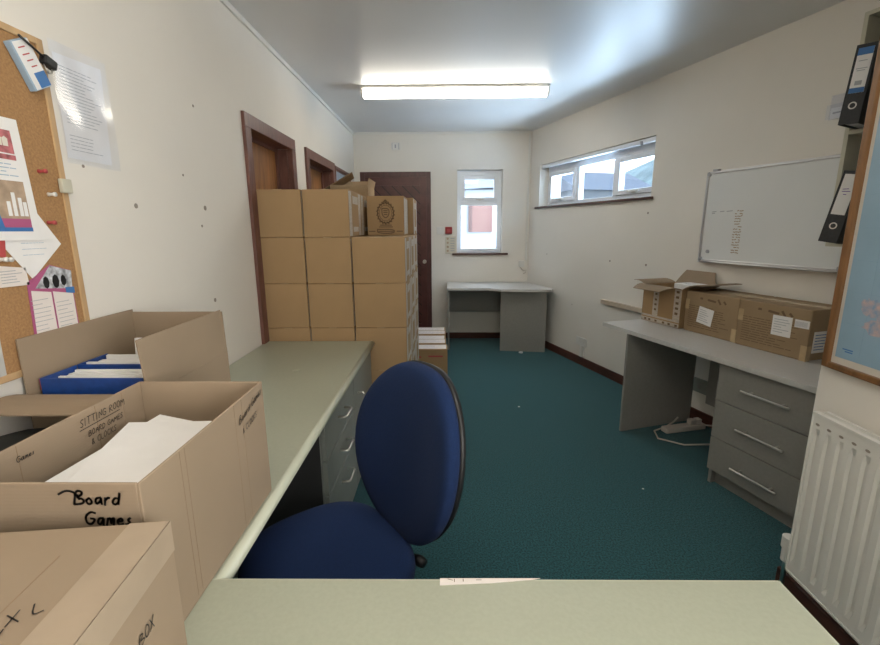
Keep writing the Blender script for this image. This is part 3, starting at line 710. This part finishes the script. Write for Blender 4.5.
lb = MB().box(.192, .1945, .035, .16, .04, .15).build('side_label', M['paper'], s2)
MB().stroke(textlines(.105, .09, 6, 35), (.1950, .045, .05), (0,1,0), (0,0,1), .004).build('written_text', M['bluep'], lb)

# power strip and cables under the desk
pw = thing('power_strip', 'white multi-socket power strip on the carpet under the right desk', 'power strip', (1.67, 2.925, .0), R(14))
MB().box(-.16, .16, -.03, .03, .001, .038).build('body', M['cable'], pw, bevel=.006)
MB().tube([(.16,0,.02),(.22,-.03,.02),(.20,-.16,.01),(.02,-.24,.008),(-.17,-.20,.008),(-.27,-.08,.008),(-.22,.02,.01),(-.10,.05,.015),(-.02,.075,.03),(.02,.08,.06)], .0055, 8).build('flex', M['cable'], pw, smooth=True)
for x in (.06, .11): MB().box(x-.02, x+.02, -.02, .02, .038, .075).build('plug', M['cable'], pw, bevel=.004)
so = thing('wall_socket', 'white double socket low on the right wall under the wide window', 'socket', rloc(1.21, 0, .245), RZ)
MB().box(-.085, .085, -.012, 0, -.043, .043).build('faceplate', M['plastic_w'], so, bevel=.003)
MB().box(-.05,-.03,-.016,-.012,.01,.03).box(.03,.05,-.016,-.012,.01,.03).build('switch', M['trim'], so)
MB().box(.01, .05, -.030, 0, -.15, -.043).build('conduit', M['trim'], so)
s3 = thing('grey_socket_box', 'grey double socket plate on the wall beneath the long right desk', 'socket', rloc(2.70, .0, .27), RZ)
MB().box(-.095, .095, -.02, 0, -.05, .05).build('faceplate', M['unit'], s3, bevel=.003)
MB().box(-.045,-.025,-.024,-.02,-.02,.02).box(.025,.045,-.024,-.02,-.02,.02).build('switch', M['grey'], s3)
rail = tag(MB(MR).box(1.50, 2.36, -.028, 0, .692, .732).build('wall_batten', mat('beige_batten', (.52,.44,.35), .55, noise=.06, nscale=8), bevel=.003), 'beige wooden batten on the right wall by the far end of the long desk', 'batten')

# ---------------------------------------------------------------- whiteboard
wbd = thing('whiteboard', 'white dry-wipe board with aluminium frame on the right wall', 'whiteboard', rloc(2.53, 0, 1.16), RZ)
BWD, BHT = .90, .60
MB().box(.008, BWD-.008, -.014, -.004, .008, BHT-.008).build('writing_surface', M['board'], wbd)
MB().box(0, .016, -.022, 0, .02, BHT-.02).box(BWD-.016, BWD, -.022, 0, .02, BHT-.02).box(.02, BWD-.02, -.022, 0, 0, .016).box(.02, BWD-.02, -.022, 0, BHT-.016, BHT).build('frame', M['alu'], wbd, bevel=.002)
for x, z in ((0,0),(BWD-.03,0),(0,BHT-.03),(BWD-.03,BHT-.03)): MB().box(x, x+.03, -.024, 0, z, z+.03).build('corner_cap', M['print_grey'], wbd, bevel=.008)
MB().box(.03, BWD-.02, -.055, -.020, -.004, .004).build('pen_ledge', M['alu'], wbd, bevel=.001)
MB().box(.05,.09,-.028,-.004,BHT,BHT+.012).build('clip', M['print_grey'], wbd)
mb = MB(); rnd = random.Random(2)
for i in range(17):
    z = .335-.0165*i
    for j in range(4):
        x = .245+.0135*j+rnd.uniform(-.003,.003)
        if rnd.random() < .82: mb.stroke([[(x, z),(x+.009, z+rnd.uniform(-.004,.004))]], (0,-.0146,0), (1,0,0), (0,0,1), .006)
mb.build('faded_writing', mat('faded_brown_ink', (.40,.31,.22), .6), wbd)
mb = MB(); mb.stroke([[(.07,.335),(.10,.337)],[(.07,.325),(.09,.326)],[(.13,.335),(.16,.337)],[(.18,.335),(.22,.338)]], (0,-.0146,0), (1,0,0), (0,0,1), .005)
mb.build('written_marks', M['print_grey'], wbd)
MB().cyl((.07,-.0146,.07),(.07,-.022,.07),.012,18).build('magnet', M['print_grey'], wbd)
# ---------------------------------------------------------------- shelf with lever arch files
sh = thing('wall_shelf_unit', 'narrow cream open shelf unit beside the whiteboard, behind the map', 'shelf', rloc(3.462, 0, 1.30), RZ)
MB().box(0, .018, -.23, -.002, 0, 1.03).build('side_panel', M['cream'], sh, bevel=.001)
MB().box(.52, .538, -.23, -.002, 0, 1.03).build('side_panel', M['cream'], sh, bevel=.001)
for z in (.0, .515, 1.012): MB().box(.018, .52, -.23, -.008, z, z+.018).build('shelf', M['cream'], sh, bevel=.001)
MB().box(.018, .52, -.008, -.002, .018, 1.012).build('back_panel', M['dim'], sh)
def lever_file(label, t, d, z, lean, spine, style):
    f = thing('lever_arch_file', label, 'file', rloc(t, d, z), RZ + R(lean[0]), 'lever arch files on the cream shelf')
    m0 = Matrix.Rotation(R(lean[1]), 4, 'X') @ Matrix.Rotation(R(lean[2]), 4, 'Y')
    MB(m0).box(-.036, .036, 0, .003, 0, .315).box(-.036, -.033, 0, .285, 0, .315).box(.033, .036, 0, .285, 0, .315).build('cover', M['black_board'], f, bevel=.001)
    MB(m0).box(-.030, .030, .012, .22, .008, .300).build('papers', M['paper'], f)
    MB(m0).ring((0,-.001,.075), .010, .015, (1,0,0), (0,0,1)).build('finger_ring', M['steel'], f)
    lb = MB(m0).box(-.026, .026, -.0012, 0, .125, .300).build('spine_label', M['paper'], f)
    if style:
        MB(m0).box(-.026,.026,-.0018,-.001,.272,.300).box(-.026,.026,-.0018,-.001,.125,.145).build('blue_band', M['bluep'], lb)
        MB(m0).stroke([[(-.015,.25),(.012,.25)],[(-.018,.22),(.018,.22)],[(-.014,.212),(.012,.212)]], (0,-.0018,0), (1,0,0), (0,0,1), .003).box(-.012,.012,-.0018,-.001,.155,.172).build('printed_text', M['print_grey'], lb)
    else:
        MB(m0).stroke([[(-.014,.235),(.006,.238)],[(-.014,.225),(.014,.227)],[(-.006,.213),(.004,.213)]], (0,-.0018,0), (1,0,0), (0,0,1), .003).build('written_text', mat('purple_ink', (.16,.08,.35), .6), lb)
lever_file('black lever arch file with blue and white spine label on the upper shelf', 3.567, .385, 1.8335, (13,0,4), 0, 1)
lever_file('black lever arch file with plain white spine label leaning out of the lower shelf', 3.565, .385, 1.325, (13,-2,9), 0, 0)
ld = thing('leaflet_holder', 'small clear wall holder with white leaflet above the whiteboard', 'leaflet holder', rloc(3.262, 0, 1.992), RZ)
MB().box(-.03, .05, -.004, -.001, -.05, .07).build('back_plate', M['sleeve'], ld)
MB().box(-.03, .05, -.030, -.028, -.05, .02).build('front_plate', M['sleeve'], ld)
MB().box(-.018, .040, -.014, -.008, -.048, .006).build('leaflet', M['paper'], ld)
MB().stroke([[(-.005,-.02),(.03,-.02)]], (0,-.0145,0), (1,0,0), (0,0,1), .008).build('printed_text', M['print_grey'], ld)

# ---------------------------------------------------------------- framed map on the near wall
mp = thing('framed_map', 'large framed sea chart in an oak frame on the near right wall', 'map', (XN, 1.478, .932), 0)
MH, MW, f_ = 1.20, .95, .023
MB().box(-.024, -.001, -f_, 0, 0, MH).box(-.024, -.001, -MW, -MW+f_, 0, MH).box(-.024, -.001, -MW+f_, -f_, 0, f_*.9).box(-.024, -.001, -MW+f_, -f_, MH-f_, MH).build('frame', M['oak'], mp, bevel=.003)
MB().box(-.012, -.002, -MW+f_, -f_, f_*.9, MH-f_).build('mount', mat('map_margin', (.62,.58,.52), .4), mp)
MB().box(-.0128, -.012, -MW+f_+.03, -f_-.013, f_+.020, MH-f_-.03).build('sea', M['sea'], mp)
mb = MB(); rnd = random.Random(5)
for q_, (cy, cz, ry, rz) in enumerate(((-.13,.225,.035,.028),(-.16,.165,.055,.024),(-.20,.22,.06,.05),(-.22,.30,.07,.03),(-.25,.14,.05,.03),(-.36,.34,.12,.09),(-.45,.60,.16,.14),(-.5,.25,.14,.06))):
    n = 22; pts = [(-.0132-.0002*q_, cy+ry*math.cos(2*PI*k/n)*rnd.uniform(.7,1.2), cz+rz*math.sin(2*PI*k/n)*rnd.uniform(.6,1.25)) for k in range(n)]
    mb.add(pts + [(-.0132-.0002*q_, cy, cz)], [(k, (k+1) % n, n) for k in range(n)])
mb.build('coastline', M['land'], mp)
MB().stroke([[(-.095,.075),(-.060,.075)],[(-.095,.068),(-.07,.068)]], (-.0134,0,0), (0,1,0), (0,0,1), .004).build('printed_title', M['bluep'], mp)
mb = MB()
for k in range(8): mb.box(-.0131, -.0129, -.12-.1*k, -.1195-.1*k, .06, MH-.07)
for k in range(10): mb.box(-.0131, -.0129, -MW+.07, -.055, .16+.1*k, .1605+.1*k)
mb.build('grid_lines', mat('grid_blue', (.20,.33,.46), .5), mp)

# ---------------------------------------------------------------- radiator
ra = thing('radiator', 'white panel radiator with vertical flutes below the framed map', 'radiator', (XN, 1.40, .19), 0)
RL, RH = 1.1, .605
def rad_panel(x):
    rings = []; vs = []; fs = []; prof = []
    pitch = .0445; y = -.004
    yy = 0
    n = int(RL/pitch)
    for k in range(n+1):
        y0 = -k*pitch
        for q, dx in ((0,0),(.011,0),(.018,.007),(.027,.007),(.034,0)):
            if y0-q > -RL: prof.append((y0-q, dx))
    prof.append((-RL, 0))
    zs = [0, .035, .06, RH-.075, RH-.05, RH]
    for z in zs:
        flat = z in (0, .035, RH-.05, RH)
        for (y_, dx) in prof: vs.append((x + (0 if flat else dx), y_, z))
    m_ = len(prof)
    for i in range(len(zs)-1):
        for k in range(m_-1): fs.append((i*m_+k, i*m_+k+1, (i+1)*m_+k+1, (i+1)*m_+k))
    return vs, fs
mb = MB(); mb.add(*rad_panel(-.085)); mb.box(-.0745, -.070, -RL, 0, 0, RH); mb.box(-.088, -.070, -RL, 0, RH-.006, RH+.002).box(-.088,-.070,-.003,.001,0,RH).box(-.088,-.070,-RL,0,-.002,.004); mb.build('front_panel', M['rad'], ra)
MB().box(-.045, -.035, -RL, 0, 0, RH).build('rear_panel', M['rad'], ra)
MB().box(-.070, -.035, -.003, 0, 0, RH).box(-.070, -.035, -RL+.01, -.003, RH-.02, RH-.016).build('side_grille', M['rad'], ra)
mb = MB()
for k in range(23):
    y0 = -.0225-k*.0445
    mb.add([(-.0857, y0+.0085*math.cos(t/10*2*PI), RH-.036+.0045*math.sin(t/10*2*PI)) for t in range(10)], [tuple(range(10))])
mb.build('hang_slots', M['putty'], ra)
MB().tube([(-.055,.0,.03),(-.055,.035,.03),(-.055,.042,.02),(-.055,.042,-.19)], .0085, 10).build('pipe', M['steel'], ra, smooth=True)
MB().cyl((-.055,.042,.0),(-.055,.042,.055),.017,14).cyl((-.055,.042,.055),(-.055,.042,.10),.022,18).build('valve', M['plastic_w'], ra, bevel=.002)
for yy in (-.25, -.85): MB().box(-.036, -.0005, yy-.012, yy+.012, .05, RH-.05).build('bracket', M['rad'], ra)

# ---------------------------------------------------------------- corkboard and what is pinned to it
XC = XL + .020
cb = thing('corkboard', 'large cork noticeboard in a pine frame on the left wall', 'noticeboard', (XL, 1.309, 1.035))
CW, CHT, ft = 1.05, .862, .018
MB().box(.002, .012, -CW+ft, -ft, ft, CHT-ft).build('cork_panel', M['cork'], cb)
MB().box(.001, .016, -ft, 0, 0, CHT).box(.001, .016, -CW, -CW+ft, 0, CHT).box(.001, .016, -CW+ft, -ft, 0, ft).box(.001, .016, -CW+ft, -ft, CHT-ft, CHT).build('frame', M['pine'], cb, bevel=.002)
XP = XL + .0135
def sheet(name, label, pts, x, matl, cat='paper', th=.0008):
    """pts: (y, z) outline on the plane x; origin at its centre"""
    cy = sum(p[0] for p in pts)/len(pts); cz = sum(p[1] for p in pts)/len(pts)
    t = thing(name, label, cat, (x, cy, cz))
    n = len(pts)
    vs = [(0, p[0]-cy, p[1]-cz) for p in pts]+[(th, p[0]-cy, p[1]-cz) for p in pts]
    MB().add(vs, [tuple(range(n)), tuple(range(2*n-1, n-1, -1))]+[(i, (i+1) % n, n+(i+1) % n, n+i) for i in range(n)]).build('sheet', matl, t)
    return t, (lambda pp, xx=.0012: [(xx, y-cy, z-cz) for y, z in pp])
def patch(t, name, P_, pts, matl, xx=.0012):
    q = P_(pts, xx); MB().add(q, [tuple(range(len(q)))]).build(name, matl, t)
def lines(t, name, P_, o, w, h, rows, matl, xx=.0014, wd=.0022, seed=0, tilt=0):
    q = P_([o], xx)[0]
    MB().stroke(textlines(w, h, rows, seed, .98), q, (0, math.cos(tilt), math.sin(tilt)), (0, -math.sin(tilt), math.cos(tilt)), wd).build(name, matl, t)
t, P_ = sheet('pinned_sheet', 'plain white sheet pinned diagonally behind the dental poster', [(1.06,1.40),(1.15,1.275),(1.255,1.362),(1.165,1.49)], XP, M['paper'])
lines(t, 'faint_text', P_, (1.135,1.33), .07, .06, 4, M['skyp'], seed=4, wd=.0012)
t, P_ = sheet('poster', 'dental poster with teeth photograph pinned at the left of the corkboard', [(.97,1.378),(1.198,1.374),(1.184,1.67),(.965,1.668)], XP+.003, M['paper'], 'poster')
patch(t, 'teeth_photo', P_, [(.99,1.590),(1.162,1.585),(1.160,1.640),(.99,1.640)], M['gum'])
mb = MB()
for k in range(9):
    q = P_([(1.018+.0155*k, 1.612)], .0016)[0]; mb.add([(q[0], q[1]-.0068, q[2]-.010), (q[0], q[1]+.0068, q[2]-.010), (q[0], q[1]+.0075, q[2]+.008), (q[0], q[1], q[2]+.013), (q[0], q[1]-.0075, q[2]+.008)], [(0,1,2,3,4)])
mb.build('teeth', M['tooth'], t)
patch(t, 'pink_strip', P_, [(.99,1.572),(1.163,1.570),(1.163,1.582),(.99,1.584)], M['gum'], .0018)
lines(t, 'printed_text', P_, (1.03,1.528), .13, .036, 4, M['skyp'], seed=6)
patch(t, 'lower_photo', P_, [(.99,1.430),(1.172,1.428),(1.170,1.520),(.99,1.520)], M['tan'])
mb = MB()
for (a_, b_, c_) in ((1.115,1.435,1.470),(1.130,1.435,1.492),(1.146,1.435,1.480),(1.158,1.435,1.470)):
    q = P_([(a_, b_)], .0016)[0]; mb.add([q, (q[0], q[1]+.010, q[2]), (q[0], q[1]+.010, q[2]+c_-b_), (q[0], q[1], q[2]+c_-b_)], [(0,1,2,3)])
mb.build('printed_bottles', M['paper'], t)
patch(t, 'blue_band', P_, [(.99,1.405),(1.172,1.404),(1.172,1.428),(.99,1.430)], M['magenta'], .0014)
patch(t, 'blue_base', P_, [(.99,1.398),(1.173,1.397),(1.173,1.407),(.99,1.408)], M['bluep'], .0018)
patch(t, 'blue_figure', P_, [(.99,1.40),(1.100,1.40),(1.085,1.47),(.99,1.49)], M['bluep'], .0020)
t, P_ = sheet('business_card', 'small white appointment card pinned below the dental poster', [(1.058,1.264),(1.137,1.262),(1.134,1.306),(1.052,1.318)], XP, M['paper_pink'], 'card')
lines(t, 'printed_text', P_, (1.066,1.270), .055, .035, 5, M['print_grey'], seed=8, wd=.0018)
t, P_ = sheet('red_card', 'red card edge showing under the dental poster', [(1.00,1.352),(1.088,1.335),(1.095,1.380),(1.00,1.385)], XP+.0012, M['redprint'], 'card')
t, P_ = sheet('brochure', 'open magenta edged brochure leaflet pinned low on the corkboard', [(1.120,1.075),(1.268,1.075),(1.268,1.288),(1.205,1.308),(1.130,1.268)], XP, M['magenta'], 'leaflet')
patch(t, 'cover_photo', P_, [(1.150,1.250),(1.266,1.236),(1.272,1.286),(1.205,1.306)], mat('grey_photo', (.45,.47,.50), .5, noise=.6, nscale=50))
mb = MB()
for y_, s_ in ((1.185,.014),(1.215,.016),(1.240,.013)):
    for q in (P_([(y_, 1.262)], .0018)[0],):
        mb.add([(q[0], q[1]+s_*.7*math.cos(k/8*2*PI), q[2]+s_*1.2*math.sin(k/8*2*PI)) for k in range(8)], [tuple(range(8))])
mb.build('dark_figures', M['black'], t)
patch(t, 'blue_strip', P_, [(1.242,1.225),(1.272,1.222),(1.272,1.240),(1.242,1.242)], M['bluep'], .0016)
patch(t, 'left_page', P_, [(1.126,1.078),(1.192,1.078),(1.194,1.235),(1.136,1.246)], M['paper_pink'], .0020)
patch(t, 'right_page', P_, [(1.197,1.078),(1.262,1.078),(1.264,1.222),(1.199,1.236)], M['paper_pink'], .0022)
lines(t, 'page_text', P_, (1.130,1.09), .055, .135, 12, M['print_grey'], xx=.0026, wd=.0016, seed=9)
lines(t, 'page_text', P_, (1.204,1.11), .050, .10, 9, M['print_grey'], xx=.0028, wd=.0016, seed=10)
patch(t, 'butterfly', P_, [(1.215,1.102),(1.228,1.094),(1.242,1.102),(1.238,1.090),(1.220,1.088)], M['magenta'], .0030)
t, P_ = sheet('grey_notice', 'grey card at the lower left edge of the corkboard', [(.93,1.045),(1.030,1.045),(1.034,1.215),(.93,1.22)], XP, mat('grey_card', (.46,.46,.44), .7))
# hanging leaflet pad on a black clip
t = thing('leaflet_pad', 'pad of blue edged leaflets hanging tilted at the top of the corkboard', 'leaflets', (XP, 1.243, 1.815), 0)
mt = Matrix.Rotation(R(28), 4, 'X')
MB(mt).box(.001, .018, -.029, .029, -.056, .056).build('pad', M['skyp'], t, bevel=.001)
MB(mt).box(.018, .0188, -.024, .029, -.054, .054).build('top_leaflet', M['paper'], t)
MB(mt).box(.0188, .0192, -.008, .029, -.053, -.018).build('printed_picture', M['bluep'], t)
MB(mt).stroke([[(-.014,.040),(.006,.040)],[(-.012,.024),(.010,.024)],[(-.008,.010),(.012,.010)],[(-.004,-.004),(.014,-.004)]], (.0194,0,0), (0,1,0), (0,0,1), .0028).build('printed_text', M['redprint'], t)
t = thing('bulldog_clip', 'black clip with a dark cord at the top right corner of the corkboard', 'clip', (XP+.012, 1.288, 1.838))
MB().tube([(.012,-.075,.035),(.014,-.04,.018),(.012,-.01,.006)], .003, 8).build('cord', M['black'], t, smooth=True)
MB(Matrix.Rotation(R(-18),4,'X')).box(0, .020, -.014, .024, -.012, .012).build('jaw', M['black'], t, bevel=.004)
MB().tube([(.01,-.012,-.010),(.012,-.004,-.030),(.012,.010,-.028),(.01,.012,-.010)], .0015, 6).build('wire_loop', M['steel'], t, smooth=True)
# plastic sleeved notice on the wall
t, P_ = sheet('sleeved_notice', 'printed notice in a clear plastic sleeve taped to the wall beside the corkboard', [(1.347,1.605),(1.520,1.605),(1.532,1.895),(1.352,1.885)], XL+.0015, M['paper'], 'notice')
lines(t, 'printed_text', P_, (1.365,1.70), .145, .16, 17, M['print_grey'], wd=.0020, seed=12)
lines(t, 'printed_footer', P_, (1.365,1.625), .13, .05, 5, M['print_grey'], wd=.0018, seed=13)
vs = []; fs = []; NY, NZ = 10, 14
for i in range(NY+1):
    for j in range(NZ+1):
        yy = 1.338+(1.545-1.338)*i/NY; zz = 1.590+(1.915-1.590)*j/NZ
        vs.append((.004+.003*math.sin(i*.55)*math.sin(j*.42+i*.3)+.005*(i/NY)**2, yy-sum((1.347,1.520,1.532,1.352))/4, zz-sum((1.605,1.605,1.895,1.885))/4))
for i in range(NY):
    for j in range(NZ): a_ = i*(NZ+1)+j; fs.append((a_, a_+1, a_+NZ+2, a_+NZ+1))
MB().add(vs, fs).build('plastic_sleeve', M['sleeve'], t, smooth=True)
# push pins
for i, (y_, z_, m_, lab) in enumerate([(1.245,1.495,'plastic_w','white push pin in the bare cork right of the dental poster'),(1.085,1.330,'plastic_w','white push pin above the small appointment card'),(1.072,1.331,'plastic_w','leftmost white push pin above the small appointment card'),(1.228,1.420,'redprint','dark red push pin in the cork beside the diagonal white sheet'),(1.228,1.553,'redprint','dark red push pin highest on the bare cork')]):
    t = tag(MB().tube([(0,0,0),(.008,0,0),(.009,0,0),(.018,0,0),(.020,0,0)], [.0055,.004,.0035,.006,.006], 10).build('push_pin', M[m_], smooth=True), lab, 'pin', 'push pins on the corkboard'); t.location = (XP-.001, y_, z_)
t = tag(MB().box(0,.012,-.018,.016,-.020,.018).build('foam_pad', M['cream'], bevel=.002), 'small cream block stuck on the corkboard frame', 'block'); t.location = (XL+.0165, 1.296, 1.522)

# ---------------------------------------------------------------- fittings on the back wall
t = thing('call_point', 'small red fire alarm call point beside the back door', 'alarm', (.045, D, 1.368))
MB().box(-.042, .042, -.03, 0, -.043, .043).build('housing', M['red'], t, bevel=.004)
MB().box(-.022, .022, -.032, -.03, -.020, .020).build('glass_face', M['redprint'], t)
t = thing('light_switch', 'white light switch plate left of the red call point', 'switch', (-.058, D, 1.368))
MB().box(-.043, .043, -.010, 0, -.043, .043).build('faceplate', M['plastic_w'], t, bevel=.003)
MB().box(-.010, .010, -.016, -.010, -.018, .018).build('rocker', M['trim'], t, bevel=.001)
t = thing('control_panel', 'cream notice plate with coloured symbols below the red call point', 'sign', (.07, D, 1.19))
MB().box(-.065, .065, -.006, 0, -.105, .105).build('plate', mat('cream_sign', (.62,.58,.48), .5), t, bevel=.002)
mb = MB()
for i in range(4):
    q = (-.036, -.0065, .078-.05*i); mb.ring(q, 0.0, .014, (1,0,0), (0,0,1), 12)
mb.build('symbol_dots', M['tan'], t)
MB().stroke([[(0,.03*i-.07),(.045,.03*i-.07)] for i in range(6)], (0,-.0067,0), (1,0,0), (0,0,1), .008).build('printed_text', M['print_grey'], t)
t = thing('wall_thermostat', 'small pale square fitting high on the wall above the back door', 'thermostat', (-.586, D, 2.35))
MB().box(-.048, .048, -.02, 0, -.042, .042).build('housing', M['plastic_w'], t, bevel=.004)
MB().box(-.04,-.035,-.0215,-.02,-.035,.035).box(.035,.04,-.0215,-.02,-.035,.035).box(-.008,.008,-.0215,-.02,-.02,.02).build('vent_slots', M['print_grey'], t)
t = thing('junction_box', 'small white junction box with cable in the back right corner', 'junction box', (.955, D, .955))
MB().box(-.035, .035, -.03, 0, -.04, .04).build('housing', M['plastic_w'], t, bevel=.003)
MB().tube([(-.01,-.016,-.04),(0,-.02,-.07),(.03,-.02,-.085),(.06,-.03,-.075),(.05,-.03,-.11),(.02,-.03,-.12)], .006, 8).build('cable', M['cable'], t, smooth=True)
# ---------------------------------------------------------------- wall plugs and small bits
for y_, z_, r_, wh in ((1.611,1.482,.009,'left of the level pair'),(2.076,1.494,.011,'right of the level pair'),(2.033,1.414,.006,'just under the right one of the pair'),(2.074,1.072,.010,'lowest, just above the worktop'),(2.071,1.923,.006,'highest'),(1.930,1.621,.005,'tiny, midway up'),(1.399,1.588,.005,'at the foot of the plastic sleeve')):
    o = tag(MB().tube([(0,0,0),(.0015,0,0)], r_, 8).build('screw_hole', M['putty']), 'dark screw hole in the left wall, '+wh, 'screw hole', 'screw holes in the left wall'); o.location = (XL, y_, z_)
for t_, z_, r_, wh in ((2.014,1.091,.010,'nearest above the open carton'),(1.56,1.093,.009,'below the middle of the wide window'),(1.985,1.508,.009,'just under the right end of the sill'),(.45,1.098,.007,'farthest, by the back corner'),(1.0,.60,.006,'low, above the wall socket')):
    o = tag(MB().tube([(0,0,0),(0,-.0015,0)], r_, 8).build('screw_hole', M['putty']), 'grey screw hole in the right wall, '+wh, 'screw hole', 'screw holes in the right wall'); o.location = rloc(t_, 0, z_); o.rotation_euler = (0,0,RZ)
o = tag(MB().add([(-.100,-.013,0),(.0,-.007,.0),(.075,.001,.0),(.095,.005,0),(-.100,.004,0),(-.100,-.013,.001),(.0,-.007,.001),(.075,.001,.001),(.095,.005,.001),(-.100,.004,.001)], [(0,1,2,3,4),(5,6,7,8,9),(0,1,6,5),(1,2,7,6),(2,3,8,7),(3,4,9,8),(4,0,5,9)]).build('paper_slip', M['paper_pink']), 'thin paper slip on the far edge of the foreground desk', 'paper'); o.location = (.088, .741, .7315)
MB().stroke([[(-.085,.002),(-.075,-.001)],[(-.072,.002),(-.072,-.005)],[(-.055,.002),(-.055,-.004)],[(-.03,0),(-.02,0)]], (0,0,.0012), (1,0,0), (0,1,0), .0014).build('written_marks', M['print_brown'], o)
rnd = random.Random(3)
for x, y, s_, lab in ((.585,3.339,.010,'tiny white scrap on the carpet mid room'),(1.076,2.20,.007,'tiny white scrap on the carpet near the grey drawer pedestal'),(.86,4.90,.030,'small crumpled white tissue on the carpet before the corner desk')):
    n = 7; mb = MB(); rg = [[(s_*k*math.cos(t/n*2*PI)*rnd.uniform(.7,1.1), s_*.7*k*math.sin(t/n*2*PI)*rnd.uniform(.7,1.1), s_*z) for t in range(n)] for k, z in ((.7,0),(1,.2),(.8,.5),(.3,.7))]
    mb.loft(rg); o = tag(mb.build('paper_scrap', M['paper']), lab, 'paper scrap'); o.location = (x, y, 0)
o = tag(MB().tube([(0,0,0),(0,0,.002)], .018, 14).build('pale_sticker', M['lam_edge']), 'pale round mark on the green worktop near its far end', 'sticker'); o.location = (-.72, 2.05, .7302)
